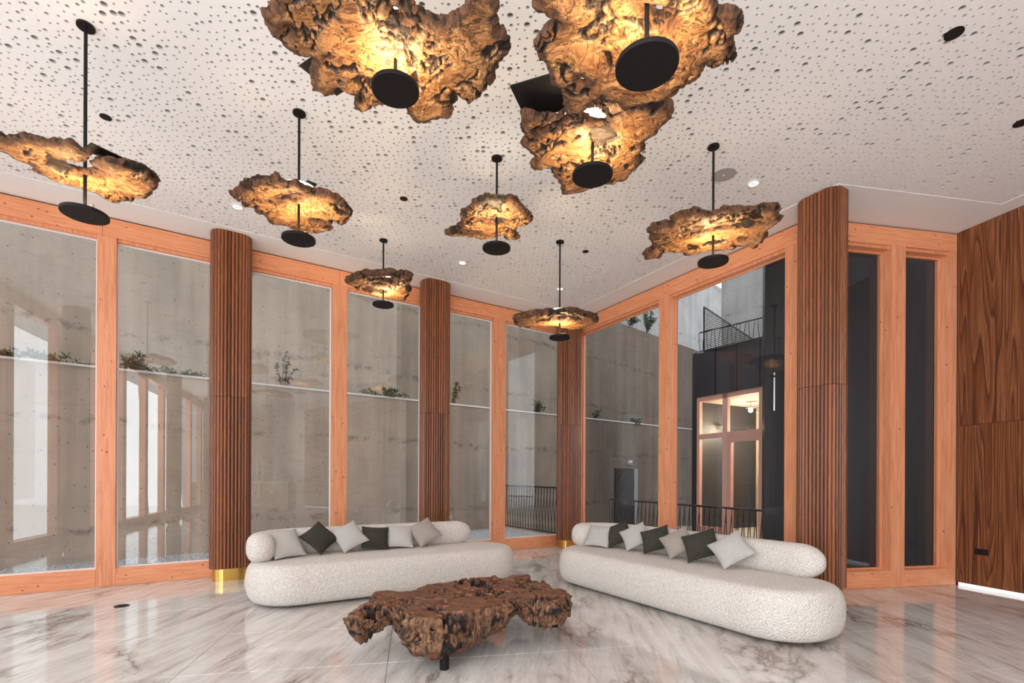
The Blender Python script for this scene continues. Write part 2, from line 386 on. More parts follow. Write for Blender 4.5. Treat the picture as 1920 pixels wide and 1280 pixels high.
# convex clips only (front corner at D is concave, so tiles are clipped against both window lines there by choice of side)
def tile_poly(q):
    q = clip(q, A, np.array([-u1[1], u1[0]]))                       # left window wall
    wall2n = -WN; q = clip(q, WA, wall2n) if q else q
    if not q: return []
    dW = (Fp-E_)/np.linalg.norm(Fp-E_); nW = np.array([-dW[1], dW[0]]); nW = nW if nW[0] > 0 else -nW
    q = clip(q, E_, nW)
    return q
dM = (D-C)/np.linalg.norm(D-C); nM = np.array([-dM[1], dM[0]]); nM = nM if nM[0] > 0 else -nM
d3 = (E_-D)/np.linalg.norm(E_-D); n3 = np.array([-d3[1], d3[0]])
for i in range(-12, 13):
    for j in range(-14, 13):
        u0, u1_ = 3.60 + .9*j, 3.60 + .9*(j+1); v0, v1 = 1.176 + 1.345*i, 1.176 + 1.345*(i+1); g = .0022
        q = [tu*a + tv*b for a, b in ((u0+g, v0+g), (u0+g, v1-g), (u1_-g, v1-g), (u1_-g, v0+g))]
        q = tile_poly(q)
        if len(q) < 3: continue
        pieces = [q]
        # concave corner: keep what is inside mid wall OR inside wall 3
        qa = clip(q, D, nM); rest = clip(q, D, -nM); qb = clip(rest, D, n3) if len(rest) > 2 else []
        whole = len(rest) < 3
        pieces = [q] if whole else ([qa] if len(qa) > 2 else []) + ([qb] if len(qb) > 2 else [])
        if not whole and len(qb) > 2 and abs(sum(qb[k][0]*qb[(k+1)%len(qb)][1]-qb[(k+1)%len(qb)][0]*qb[k][1] for k in range(len(qb))) - sum(rest[k][0]*rest[(k+1)%len(rest)][1]-rest[(k+1)%len(rest)][0]*rest[k][1] for k in range(len(rest)))) < 1e-6: pieces = [q]
        mb = MB()
        for pc in pieces:
            ar = sum(pc[k][0]*pc[(k+1)%len(pc)][1]-pc[(k+1)%len(pc)][0]*pc[k][1] for k in range(len(pc)))
            if abs(ar) < 1e-4: continue
            if ar < 0: pc = pc[::-1]
            m_ = len(pc); ctr = sum(pc)/m_
            if not pip(np.array([ctr[0]]), np.array([ctr[1]]), OUT)[0]: continue
            top = [(*(ctr+(p-ctr)*(1-.0012)), 0) for p in pc]
            mb.add([(*p, -.0125) for p in pc] + [(*p, -.0012) for p in pc] + top,
                   [tuple(range(2*m_, 3*m_))] + [(k, (k+1)%m_, m_+(k+1)%m_, m_+k) for k in range(m_)] + [(m_+k, m_+(k+1)%m_, 2*m_+(k+1)%m_, 2*m_+k) for k in range(m_)])
        if mb.f: mb.build('tile', M['marble'], fl)

# ------------------------------------------------------------ ceiling
ce = empty('ceiling', kind='structure')
INN = inset(ROOM, [.50, .42, .62, .25, .4, .4, .5])
V = [(*p, ZC_-.004) for p in OUT] + [(*p, ZC_-.004) for p in INN] + [(*p, ZC_+.01) for p in INN]
MB().add(V, [(i, 7+i, 7+(i+1)%7, (i+1)%7) for i in range(7)] + [(7+i, 14+i, 14+(i+1)%7, 7+(i+1)%7) for i in range(7)]).build('border_board', M['ceil'], ce)
cs = .063
def perf(K, ymin, ymax, name):
    ii, jj = np.meshgrid(np.arange(-145, 200), np.arange(-215, 175), indexing='ij'); ii = ii.ravel(); jj = jj.ravel()
    cx = (ii+.5)*cs; cy = (jj+.5)*cs
    ok = pip(cx, cy, inset(ROOM, [.42, .34, .54, .17, .3, .3, .42])) & (cy >= ymin) & (cy < ymax)
    ii, jj, cx, cy = ii[ok], jj[ok], cx[ok], cy[ok]; N = len(ii)
    r = RNG.random(N); rad = np.where(r < .065, .0215, np.where(r < .36, .0120, .0079))
    off = (cs/2 - rad - .0015)[:, None]*(RNG.random((N, 2))*2-1)*.98
    hx = cx+off[:, 0]; hy = cy+off[:, 1]
    V = np.zeros((N, 4+2*K, 3)); V[:, :, 2] = ZC_
    for k in range(4):
        a = PI/4 + k*PI/2; V[:, k, 0] = cx+np.sign(math.cos(a))*cs/2; V[:, k, 1] = cy+np.sign(math.sin(a))*cs/2
    for k in range(K):
        a = 2*PI*k/K
        for lay in (0, 1):
            V[:, 4+lay*K+k, 0] = hx+rad*math.cos(a); V[:, 4+lay*K+k, 1] = hy+rad*math.sin(a)
    V[:, 4+K:, 2] = ZC_+.016
    tri = []; per = K//4; half = K//8
    for k in range(4):          # corner k sits over ring index half+k*per
        m0 = half + k*per; c = k; prev = (k-1) % 4
        lo = m0-per
        # side between corner prev (ring lo) and corner k (ring m0)
        mid = (lo+m0)//2
        for q in range(lo, mid): tri.append((prev, 4+(q % K), 4+((q+1) % K)))
        tri.append((prev, 4+(mid % K), c))
        for q in range(mid, m0): tri.append((c, 4+(q % K), 4+((q+1) % K)))
    tri = np.array(tri); quad = np.array([(4+k, 4+K+k, 4+K+(k+1) % K, 4+(k+1) % K) for k in range(K)])
    b = (np.arange(N)*(4+2*K))[:, None, None]
    npmesh(name, V.reshape(-1, 3), [(tri[None]+b).reshape(-1, 3)], M['ceil'], ce, )
    npmesh('hole_sides', V.reshape(-1, 3), [(quad[None]+b).reshape(-1, 4)], M['core'], ce)
perf(16, 2.2, 11, 'perforated_board'); perf(8, -15, 2.2, 'perforated_board')
MB().add([(*p, ZC_+.0162) for p in OUT] + [(*p, ZC_+.3) for p in OUT], [tuple(range(7))[::-1], tuple(range(7, 14))] + [(i, (i+1)%7, 7+(i+1)%7, 7+i) for i in range(7)]).build('acoustic_backing', M['back'], ce)
RF = inset(ROOM, [-.25]*7)
MB().add([(*p, ZC_+.03) for p in RF] + [(*p, ZC_+.45) for p in RF], [tuple(range(7, 14))] + [(i, (i+1)%7, 7+(i+1)%7, 7+i) for i in range(7)] ).build('roof_edge', M['conc2'], ce)

mid_ = A + (C-A)*.50
UP = [mid_, C, D, E_, Fp, G, Hh, (A+Hh)*.5 + WN*1.5]
MB().add([(*p, ZC_+.46) for p in UP] + [(*p, ZC_+8) for p in UP], [tuple(range(8, 16)), tuple(range(8))[::-1]] + [(i, (i+1)%8, 8+(i+1)%8, 8+i) for i in range(8)]).build('court_shade_block', M['conc2'], kind='structure')  # unseen block added above the room's right half to shade the courtyard
# ------------------------------------------------------------ glazed walls
def along(px, P, d):      # distance along a wall line at which image column px meets it
    k = (px-960)/F; return (k*P[1]-P[0])/(d[0]-k*d[1])
def glazed(name, P, d, L, nout, posts, depth, beadmat, joints=(), wend=.14, gm='glass'):
    r = empty(name, kind='structure'); zt = ZT; zb0 = .205; zb1 = 4.15
    js = [0, *joints, L]
    for a, b in zip(js, js[1:]):
        MB().obox(P, d, nout, a+.0012, b-.0012, 0, depth, zb1, zt).build('top_beam', M['beam'], r, bevel=.003)
        MB().obox(P, d, nout, a+.03, b-.03, .03, depth-.005, zb1-.035, zb1).build('head_strip', M['frame'], r)
    edges = [(-.0, wend)] + posts + [(L-wend, L)]
    for a, b in edges: MB().obox(P, d, nout, a, b, .001, depth, 0, zb1).build('post', M['frame'], r, bevel=.003)
    for (a0, a1), (b0, b1) in zip(edges, edges[1:]):
        MB().obox(P, d, nout, a1+.001, b0-.001, .0005, depth, 0.001, zb0).build('bottom_rail', M['beam'], r, bevel=.003)
        g0, g1 = a1, b0; y0 = depth-.05
        MB().obox(P, d, nout, g0+.004, g1-.004, y0, y0+.012, zb0-.01, zb1-.03).build('glass_pane', M[gm], r); gp = COL.objects[-1]
        t = .018
        mb = MB(); mb.obox(P, d, nout, g0, g0+t, y0-.022, y0-.001, zb0, zb1-.035); mb.obox(P, d, nout, g1-t, g1, y0-.022, y0-.001, zb0, zb1-.035)
        mb.obox(P, d, nout, g0+t, g1-t, y0-.022, y0-.001, zb0, zb0+t); mb.obox(P, d, nout, g0+t, g1-t, y0-.022, y0-.001, zb1-.035-t, zb1-.035)
        mb.build('glazing_bead', beadmat, gp)
    return r
dL = u1; nL = np.array([-u1[1], u1[0]])
LL = np.linalg.norm(C-A)
def ps(lst, P, d): return [(along(a, P, d), along(b, P, d)) for a, b in lst]
pl = ps([(-330, -290), (180, 217), (622, 650), (925, 948)], A, dL)
s1 = (-3.61-A[0])*dL[0] + (6.37-A[1])*dL[1]; s2 = (-1.23-A[0])*dL[0] + (7.88-A[1])*dL[1]
pl = sorted([p for p in pl if p[0] > .3] + [(s1-.10, s1+.10), (s2-.10, s2+.10)])
glazed('window_1', A, dL, LL+.02, nL, pl, .15, M['alu'], [along(190, A, dL), along(636, A, dL), along(939, A, dL)], .2)
glazed('window_2', C, dM, np.linalg.norm(D-C), nM, ps([(1234, 1253)], C, dM) + [(along(1470, C, dM), along(1494, C, dM))], .20, M['frame'], [along(1242, C, dM)], .16, 'glassclear')
glazed('window_3', D, d3, np.linalg.norm(E_-D), n3, ps([(1671, 1697)], D, d3), .20, M['frame'], [], .095, 'glassclear')
# the long window wall behind the camera
r = empty('window_4', kind='structure'); L2 = np.linalg.norm(Hh-WA)
MB().obox(WA, WD, -WN, .25, L2, 0, .15, 4.15, ZT).build('top_beam', M['beam'], r)
MB().obox(WA, WD, -WN, .25, L2, 0, .15, 0, .2).build('bottom_rail', M['beam'], r)
k = .28
while k < L2-.2:
    MB().obox(WA, WD, -WN, k, k+.22, 0, .15, .2, 4.15).build('post', M['frame'], r); k += 1.62

# wood wall
nW_ = (Fp-E_)/np.linalg.norm(Fp-E_); nWo = np.array([-nW_[1], nW_[0]]); nWo = nWo if nWo[0] > 0 else -nWo
r = empty('wall_right', kind='structure'); LW = np.linalg.norm(Fp-E_)
MB().obox(E_, nW_, nWo, 0, LW, .03, .2, 0, 4.42).build('wall_core', M['black'], r)
MB().obox(E_, nW_, nWo, .02, LW, .012, .03, .0, .04).build('plinth_light', M['ledstrip'], r)
zs = [.042, 1.98, 4.385]
sx = [0.004, .615, 1.85, 3.1, 4.35, 5.6, 6.85, 8.1, 9.35, LW-.01]
for i, (a, b) in enumerate(zip(sx, sx[1:])):
    MB().obox(E_, nW_, nWo, a+.002, b-.002, 0, .028, zs[0], zs[1]-.002).build('veneer_panel', M['walnut'], r)
for a, b in zip([.004, 1.24, 2.5, 3.75, 5, 6.2, 7.5, 8.7, 10], [1.24, 2.5, 3.75, 5, 6.2, 7.5, 8.7, 10, LW-.01]):
    MB().obox(E_, nW_, nWo, a+.002, b-.002, 0, .028, zs[1]+.002, zs[2]).build('veneer_panel', M['walnut'], r)
so = empty('wall_socket', tuple([*(E_+nW_*.27), .45]), label='small black double socket low on the walnut wall', cat='socket')
MB().obox(E_, nW_, nWo, .205, .335, -.008, -.0005, .415, .485).build('cover_plate', M['black'], so, bevel=.002)
for s in (.237, .303): MB().obox(E_, nW_, nWo, s-.022, s+.022, -.010, -.008, .43, .47).build('socket_insert', M['hole'], so)
# back walls
for nm, a, b in (('wall_back', Fp, G), ('wall_rear', G, Hh)):
    d = (b-a)/np.linalg.norm(b-a); nn = np.array([d[1], -d[0]]); ctr = np.array([3., -3.]); nn = nn if (a+nn-ctr)@(a+nn-ctr) > (a-nn-ctr)@(a-nn-ctr) else -nn
    MB().obox(a, d, nn, 0, np.linalg.norm(b-a), 0, .2, 0, 4.4).build(nm, M['white'], kind='structure')

# ------------------------------------------------------------ fluted columns
def racetrack(w_, h_, r_, step):
    pts = []; a = w_/2-r_; b = h_/2-r_
    P = []
    for (cx, cy, a0) in ((a, b, 0), (-a, b, PI/2), (-a, -b, PI), (a, -b, 3*PI/2)):
        for k in range(25): t = a0 + PI/2*k/24; P.append((cx+r_*math.cos(t), cy+r_*math.sin(t), t))
    P.append(P[0]); L = [0]
    for p, q in zip(P, P[1:]): L.append(L[-1]+math.hypot(q[0]-p[0], q[1]-p[1]))
    n_ = round(L[-1]/step)
    for k in range(n_):
        s = L[-1]*k/n_; i = max(j for j in range(len(L)) if L[j] <= s+1e-9); i = min(i, len(P)-2); f = (s-L[i])/max(L[i+1]-L[i], 1e-9)
        t0, t1 = P[i][2], P[i+1][2]
        if t1 < t0-1: t1 += 2*PI
        pts.append((P[i][0]+(P[i+1][0]-P[i][0])*f, P[i][1]+(P[i+1][1]-P[i][1])*f, t0+(t1-t0)*f))
    return pts, L[-1]/n_
slat_mesh = {}
def column(c, ang, label, zb=.155, zmid=2.31):
    r = empty('fluted_column', (c[0], c[1], 0), ang, label=label, cat='column', group='fluted walnut columns')
    pts, st = racetrack(.46, .34, .14, .040)
    core, _ = racetrack(.42, .30, .12, .04); nn = len(core)
    def local(name, V, Fc, m, smooth=False):
        me = bpy.data.meshes.new(name); me.from_pydata(V, [], Fc); me.materials.append(m)
        if smooth: me.shade_smooth()
        o = bpy.data.objects.new(name, me); COL.objects.link(o); o.parent = r; return o
    def prism(P, z0, z1): n_ = len(P); return [(x, y, z0) for x, y, _ in P] + [(x, y, z1) for x, y, _ in P], [tuple(range(n_))[::-1], tuple(range(n_, 2*n_))] + [(i, (i+1)%n_, n_+(i+1)%n_, n_+i) for i in range(n_)]
    local('core', *prism(core, zb+.01, 4.384), M['groove'])
    bp, _ = racetrack(.40, .28, .12, .012); local('brass_base', *prism(bp, 0, zb), M['brass'], False)
    for tier, (z0, z1) in enumerate(((zb, zmid-.002), (zmid+.002, 4.384))):
        if tier not in slat_mesh:
            K = 7; hw = st*.46; V = []
            for z in (z0, z1):
                for k in range(K): t = PI*k/(K-1); V.append((.021*math.sin(t)-.006, hw*math.cos(t), z))
                V.append((-.018, -hw, z)); V.append((-.018, hw, z))
            n_ = K+2
            me = bpy.data.meshes.new('slat'); me.from_pydata(V, [], [tuple(range(n_)), tuple(range(n_, 2*n_))[::-1]] + [(i, n_+i, n_+(i+1)%n_, (i+1)%n_) for i in range(n_)])
            me.flip_normals() if False else None; me.materials.append(M['slat']); slat_mesh[tier] = me
        for x, y, t in pts:
            o = bpy.data.objects.new('slat', slat_mesh[tier]); COL.objects.link(o); o.parent = r
            o.location = (x - .012*math.cos(t), y - .012*math.sin(t), 0); o.rotation_euler = (0, 0, t)
aL = math.atan2(dL[1], dL[0]); aM = math.atan2(dM[1], dM[0])
column((-3.61, 6.36), aL, 'fluted walnut column on brass base, just left of the sofa with the folded end before the left windows')
column((-1.23, 7.86), aL, 'fluted walnut column rising behind the middle of the left sofa')
column((1.08, 9.42), aL, 'fluted walnut column in the room corner between the two sofas, farthest away')
column((3.385, 5.43), aM, 'widest fluted walnut column at the right end of the right sofa')
for p in ((-3.2, 1.75), (1.2, -2.45), (4.6, -5.75)):
    column(p, math.atan2(WD[1], WD[0]), 'fluted walnut column by the windows behind the viewpoint, seen reflected in the left panes')

# ------------------------------------------------------------ burl slabs
def slab(name, poly, z0, thick, res, seed, mat_, parent, holes=(), rough=.046, bot_amp=.02, top_amp=.02, flat_top=False, pit_n=1.0, thickfn=None, edge_w=.13, bark_bias=None, relief=0.0):
    poly = np.asarray(poly)[:, :2]; mn = poly.min(0)-.1; mx = poly.max(0)+.1
    nx, ny = (np.ceil((mx-mn)/res)).astype(int)+1
    X, Y = np.meshgrid(mn[0]+np.arange(nx)*res, mn[1]+np.arange(ny)*res, indexing='ij')
    def sdf(x, y):
        best = np.full(x.shape, 1e9)
        for i in range(len(poly)):
            a, b = poly[i], poly[(i+1)%len(poly)]; e = b-a; wx, wy = x-a[0], y-a[1]
            t = np.clip((wx*e[0]+wy*e[1])/(e@e+1e-12), 0, 1); best = np.minimum(best, np.hypot(wx-e[0]*t, wy-e[1]*t))
        s = np.where(pip(x, y, poly), -best, best)
        s = s + rough*fbm(x*8+seed, y*8-seed, 5, seed, .68)
        for (hx, hy, ra, rb, an) in holes:
            c, s_ = math.cos(an), math.sin(an); dx, dy = x-hx, y-hy
            q = np.hypot((dx*c+dy*s_)/ra, (-dx*s_+dy*c)/rb); s = np.maximum(s, (1-q)*min(ra, rb) + .018*fbm(x*14+5, y*14, 3, seed+2))
        return s
    g = sdf(X, Y)
    gc = (g[:-1, :-1]+g[1:, :-1]+g[:-1, 1:]+g[1:, 1:])/4
    keep = gc < 0
    for _ in range(2):    # drop isolated cells
        p = np.pad(keep, 1); nb = p[:-2, 1:-1].astype(int)+p[2:, 1:-1]+p[1:-1, :-2]+p[1:-1, 2:]; keep &= nb >= 2
    used = np.zeros((nx, ny), int)
    for a in (0, 1):
        for b in (0, 1): used[a:nx-1+a, b:ny-1+b] += keep
    bnd = (used > 0) & (used < 4)
    bx, by = X[bnd].copy(), Y[bnd].copy(); x0, y0 = bx.copy(), by.copy()
    for _ in range(3):
        e = 1e-3; gg = sdf(bx, by); gx = (sdf(bx+e, by)-gg)/e; gy = (sdf(bx, by+e)-gg)/e; q = gx*gx+gy*gy+.15
        bx -= np.clip(gg*gx/q, -res*.5, res*.5); by -= np.clip(gg*gy/q, -res*.5, res*.5)
    bx = np.clip(bx, x0-res*.48, x0+res*.48); by = np.clip(by, y0-res*.48, y0+res*.48)
    X = X.copy(); Y = Y.copy(); X[bnd] = bx; Y[bnd] = by; g[bnd] = 0
    idx = -np.ones((nx, ny), int); sel = used > 0; n_ = sel.sum(); idx[sel] = np.arange(n_)
    x, y, gi = X[sel], Y[sel], np.minimum(g[sel], 0); isb = bnd[sel]
    # inner SDF without noise for rounding
    edge = np.clip(1+gi/edge_w, 0, 1)
    n1 = fbm(x*3.1+seed*3, y*3.1, 4, seed+1); n2 = fbm(x*9+seed, y*9+3, 4, seed+3, .6)
    rid = 1-np.abs(fbm(x*3.3+n1*1.2+seed*5, y*3.3-n1*1.2, 5, seed+4, .6))*5.5
    pit = np.clip((rid-.62)*3.2, 0, 1)*np.clip((fbm(x*2.3-seed, y*2.3+seed, 2, seed+5)+.12)*4, 0, 1)*pit_n
    blob = np.clip((fbm(x*5.2+seed*2+n2*.8, y*7.5+n1*1.5, 4, seed+6, .62)-.25)*9, 0, 1)*pit_n
    pit = np.maximum(pit, blob)
    th = np.full(n_, thick) if thickfn is None else thickfn(x, y)
    zb = z0 + bot_amp*n1 + .35*bot_amp*n2 + .024*pit + relief*np.abs(n2)
    zb = zb + np.where(gi > -.05, (1+gi/.05)**2*.35*th, 0)*(.6+.5*n2)
    zt = z0 + th*(1+.12*n1) + (0 if flat_top else top_amp*n2)
    if flat_top:
        zt = z0 + th + .004*n1 - .042*pit - np.clip(1+gi/.028, 0, 1)**2*.014
    else:
        zt = zt - edge**2*.25*th
    zb = np.minimum(zb, zt-.015)
    if flat_top: zb = z0 + (zb-z0)
    bark_b = np.clip(edge**2.2*1.0, 0, 1); bark_t = bark_b if flat_top else np.ones(n_)
    if bark_bias is not None: bark_b = np.clip(bark_b*bark_bias(x, y), 0, 1)
    ci, cj = np.nonzero(keep); q = np.stack([idx[ci, cj], idx[ci+1, cj], idx[ci+1, cj+1], idx[ci, cj+1]], 1)
    V = [np.stack([x, y, zb], 1), np.stack([x, y, zt], 1)]
    faces = [q[:, ::-1], q+n_]
    # boundary edges
    p = np.pad(keep, 1); E = []
    def be(mask, a, b):
        i, j = np.nonzero(mask); E.append(np.stack([idx[i+a[0], j+a[1]], idx[i+b[0], j+b[1]]], 1))
    be(keep & ~p[:-2, 1:-1], (0, 1), (0, 0)); be(keep & ~p[2:, 1:-1], (1, 0), (1, 1)); be(keep & ~p[1:-1, :-2], (0, 0), (1, 0)); be(keep & ~p[1:-1, 2:], (1, 1), (0, 1))
    E = np.concatenate(E)
    bi = np.unique(E); mp = -np.ones(n_, int); mp[bi] = np.arange(len(bi)); nb_ = len(bi)
    e = 2e-3; X0, Y0 = x[bi], y[bi]; gg = sdf(X0, Y0); gx = (sdf(X0+e, Y0)-gg)/e; gy = (sdf(X0, Y0+e)-gg)/e; gl = np.hypot(gx, gy)+1e-6; gx /= gl; gy /= gl
    Kk = max(2, int(thick/.02)); prev = bi; base = 2*n_; bk = [bark_b, bark_t]; pt = [pit, pit if flat_top else pit*0]
    for k in range(1, Kk+1):
        if k < Kk:
            f = k/Kk; zz = zb[bi]*(1-f)+zt[bi]*f
            ang = np.arctan2(Y0-poly[:, 1].mean(), X0-poly[:, 0].mean())*4
            dsp = .022*math.sin(PI*f)*(thick/.1)**.5*(.6+fbm(X0*16+zz*9, Y0*16+zz*22, 3, seed+2)*1.6) 
            V.append(np.stack([X0+gx*dsp, Y0+gy*dsp, zz], 1)); cur = base+np.arange(nb_); base += nb_
            bk.append(np.ones(nb_)); pt.append(np.clip(fbm(X0*13+zz*7, Y0*13-zz*16, 3, seed+1)*3-.8, 0, 1))
        else: cur = bi+n_
        a, b = mp[E[:, 0]], mp[E[:, 1]]
        faces.append(np.stack([prev[a], prev[b], cur[b], cur[a]], 1) if k > 0 else None); prev = cur
    V = np.concatenate(V)
    return npmesh(name, V, [np.concatenate(faces)], mat_, parent, smooth=True, attrs={'bark': np.concatenate(bk), 'pit': np.concatenate(pt)})

def lamp(label, Y, xpx, disc, burl_z, disc_z, outline, seed, res=.009, thick=.075, holes=(), plate=None, glow=.135):
    X = (xpx-960)/F*Y
    r = empty('burl_pendant_lamp', (X, Y, disc_z), label=label, cat='lamp', group='burl wood pendant lamps')
    MB().cyl((X, Y), .052, ZC_-.016, ZC_-.001, 32).build('ceiling_rose', M['black'], r, smooth=False)
    MB().cyl((X, Y), .0105, disc_z+.012, ZC_-.01, 16).build('rod', M['black'], r, smooth=False)
    R = .135
    d = MB().cyl((X, Y), R, disc_z-.012, disc_z+.010, 64).build('lamp_disc', M['black'], r, bevel=.003)
    MB().cyl((X, Y), R*.86, disc_z+.0102, disc_z+.0125, 48).build('light_panel', M['led'], d)
    # little cable loop on the disc
    MB().tube([(X+.085, Y-.03, disc_z+.005), (X+.085, Y-.03, disc_z+.045), (X+.07, Y-.025, disc_z+.055), (X+.03, Y-.01, disc_z+.05), (X+.008, Y, disc_z+.06)], .0028, 6).build('cable', M['black'], d)
    P = []
    cyb = sum(p[1] for p in outline)/len(outline)
    ylo = min(p[1] for p in outline); yhi = max(p[1] for p in outline)
    for (a, b) in outline:
        f = min(1, max(0, (cyb-b)/(max(cyb-ylo, 1))))**.5      # near rim shows its top edge
        P.append(atz(a, b, burl_z+thick*.85*f)[:2])
    P = np.array(P)
    H = [(atz(hx, hy, burl_z)[0], atz(hx, hy, burl_z)[1], ra, rb, an) for hx, hy, ra, rb, an in holes]
    slab('burl_slab', P, burl_z, thick, res, seed, M['burl'], r, H, bot_amp=.022, top_amp=.03)
    # mounting plates lying on the slab
    cx, cy = P.mean(0); cx = (cx+X)/2; cy = (cy+Y)/2
    if glow: MB().cyl((X*(1-.05/Y*1.5), Y-.06), glow, burl_z+thick+.020, burl_z+thick+.026, 48).build('upper_light_disc', M['plate'], r)
    if plate: 
        (ax, ay), (bx, by), wd = plate; a = atz(ax, ay, burl_z+thick); b = atz(bx, by, burl_z+thick)
        d = (b-a)[:2]; L = np.linalg.norm(d); d /= L
        MB().obox(a, d, np.array([-d[1], d[0]]), 0, L, -wd/2, wd/2, burl_z+thick+.026, burl_z+thick+.034).build('mounting_plate', M['black'], r)
    return r

O1 = [(-55,262),(-30,243),(0,245),(14,253),(45,247),(69,256),(124,261),(134,259),(155,278),(199,297),(227,309),(251,313),(275,325),(294,340),(290,357),(275,378),(254,378),(222,388),(199,381),(179,368),(148,354),(120,347),(103,344),(62,325),(58,309),(34,299),(21,287),(0,278),(-30,272)]
O2 = [(432,365),(450,344),(457,335),(474,337),(495,330),(511,330),(514,319),(523,318),(544,330),(561,342),(584,355),(617,362),(643,384),(659,406),(643,421),(619,412),(608,424),(617,433),(598,441),(582,440),(561,432),(530,427),(514,428),(508,420),(497,405),(476,392),(455,392),(457,379),(443,378)]
O3 = [(496,11),(510,0),(530,-35),(600,-60),(700,-70),(745,-45),(765,-5),(772,14),(794,25),(817,27),(839,28),(862,17),(867,0),(885,-25),(925,-25),(937,0),(929,28),(929,51),(946,53),(957,96),(946,112),(926,141),(915,166),(898,180),(881,201),(862,186),(856,196),(842,204),(842,225),(803,233),(789,231),(772,222),(769,205),(745,190),(721,202),(693,211),(679,218),(669,208),(673,182),(648,183),(634,176),(626,186),(606,187),(583,174),(583,157),(592,141),(586,118),(558,112),(547,90),(522,65),(505,48),(507,28)]
O4 = [(1010,0),(1035,12),(1058,36),(1037,45),(1013,80),(1019,119),(1031,148),(1049,169),(1068,170),(1061,208),(1091,223),(1102,202),(1126,190),(1150,198),(1168,214),(1194,210),(1227,193),(1262,186),(1272,180),(1269,172),(1284,163),(1307,154),(1316,134),(1313,122),(1325,117),(1334,127),(1373,113),(1370,100),(1373,65),(1387,56),(1399,42),(1381,21),(1355,6),(1345,-25),(1290,-60),(1150,-85),(1040,-55),(1000,-25)]
O5 = [(978,202),(1010,206),(1045,214),(1085,178),(1150,168),(1220,178),(1255,190),(1257,208),(1232,243),(1206,267),(1206,285),(1192,297),(1205,309),(1194,327),(1177,344),(1162,344),(1130,350),(1105,362),(1085,368),(1052,368),(1040,329),(1038,318),(1013,327),(1002,321),(1002,291),(984,279),(999,258),(978,252)]
O6 = [(836,441),(861,430),(868,418),(867,410),(865,394),(882,383),(886,371),(907,369),(926,358),(954,355),(964,362),(976,379),(992,401),(993,421),(972,429),(970,451),(954,455),(939,446),(911,452),(882,449),(857,444),(845,444)]
O7 = [(1208,484),(1218,470),(1226,460),(1219,449),(1243,439),(1212,433),(1223,418),(1254,415),(1260,402),(1288,391),(1330,383),(1350,380),(1370,386),(1406,383),(1437,380),(1460,380),(1464,400),(1454,422),(1440,436),(1429,459),(1412,470),(1384,464),(1361,474),(1330,474),(1288,484),(1283,476),(1249,478),(1235,488),(1215,490)]
O8 = [(647,527),(655,517),(663,508),(693,504),(727,502),(753,505),(772,510),(770,522),(765,540),(767,550),(760,568),(733,562),(707,558),(687,550),(657,540)]
O9 = [(963,599),(969,590),(985,583),(1003,580),(1021,578),(1034,580),(1047,577),(1067,574),(1089,575),(1100,583),(1112,588),(1121,601),(1117,608),(1099,615),(1073,621),(1055,619),(1041,612),(1013,611),(992,617),(974,615),(965,607)]
lamp('burl pendant lamp cut off by the left frame edge, hung on the longest rod', 3.40, 157, 0, 3.36, 3.10, O1, 3, .0075, .07, [(150, 318, .11, .05, .3), (185, 300, .14, .035, -.5)], ((163, 282), (228, 312), .12), glow=0)
lamp('burl pendant lamp above the fluted column beside the left sofa, notched right end', 4.20, 558, 0, 3.60, 3.32, O2, 8, .008, .08, [(545, 341, .09, .06, .2), (541, 372, .13, .04, -.4), (600, 415, .05, .03, .3)], ((572, 350), (590, 357), .1))
lamp('large jagged burl pendant lamp, left one of the three cut off by the top edge', 2.86, 738, 0, 3.72, 3.54, O3, 13, .0065, .09, [(537, 55, .03, .018, 0), (750, 40, .05, .03, .8), (815, 25, .03, .05, 0)], ((590, 112), (660, 170), .3))
lamp('largest burl pendant lamp, nearest, overlapping the squarish one below it', 2.17, 1209, 0, 3.36, 3.11, O4, 21, .006, .075, [(1092, 160, .03, .02, .8), (1230, 32, .05, .02, .5)])
lamp('burl pendant lamp with straight cut edges and black plate, hung just behind the nearest lamp', 3.33, 1108, 0, 3.54, 3.34, O5, 27, .0065, .08, [(1115, 222, .12, .05, .6), (1030, 240, .12, .025, -.6)], ((972, 203), (1062, 178), .3))
lamp('small spiky burl pendant lamp hung in the middle over the left sofa end', 4.78, 929, 0, 3.80, 3.52, O6, 35, .009, .085, [(932, 373, .12, .05, 0), (925, 415, .09, .04, 0), (875, 435, .07, .02, .3)])
lamp('wide burl pendant lamp over the right sofa in front of the orange beam', 4.60, 1335, 0, 3.555, 3.32, O7, 41, .009, .075, [(1335, 398, .09, .06, 0), (1362, 428, .13, .022, -.2), (1391, 450, .02, .02, 0)])
lamp('dark ridged burl pendant lamp above the cushions of the left sofa, farther back', 6.44, 717, 0, 3.72, 3.55, O8, 47, .011, .12, [(722, 528, .14, .10, 0), (705, 536, .12, .05, 0)])
lamp('farthest burl pendant lamp, flat and wide, before the corner column', 6.46, 1048, 0, 3.335, 3.14, O9, 55, .011, .10, [(1047, 597, .12, .07, 0), (1080, 600, .10, .06, .1)])

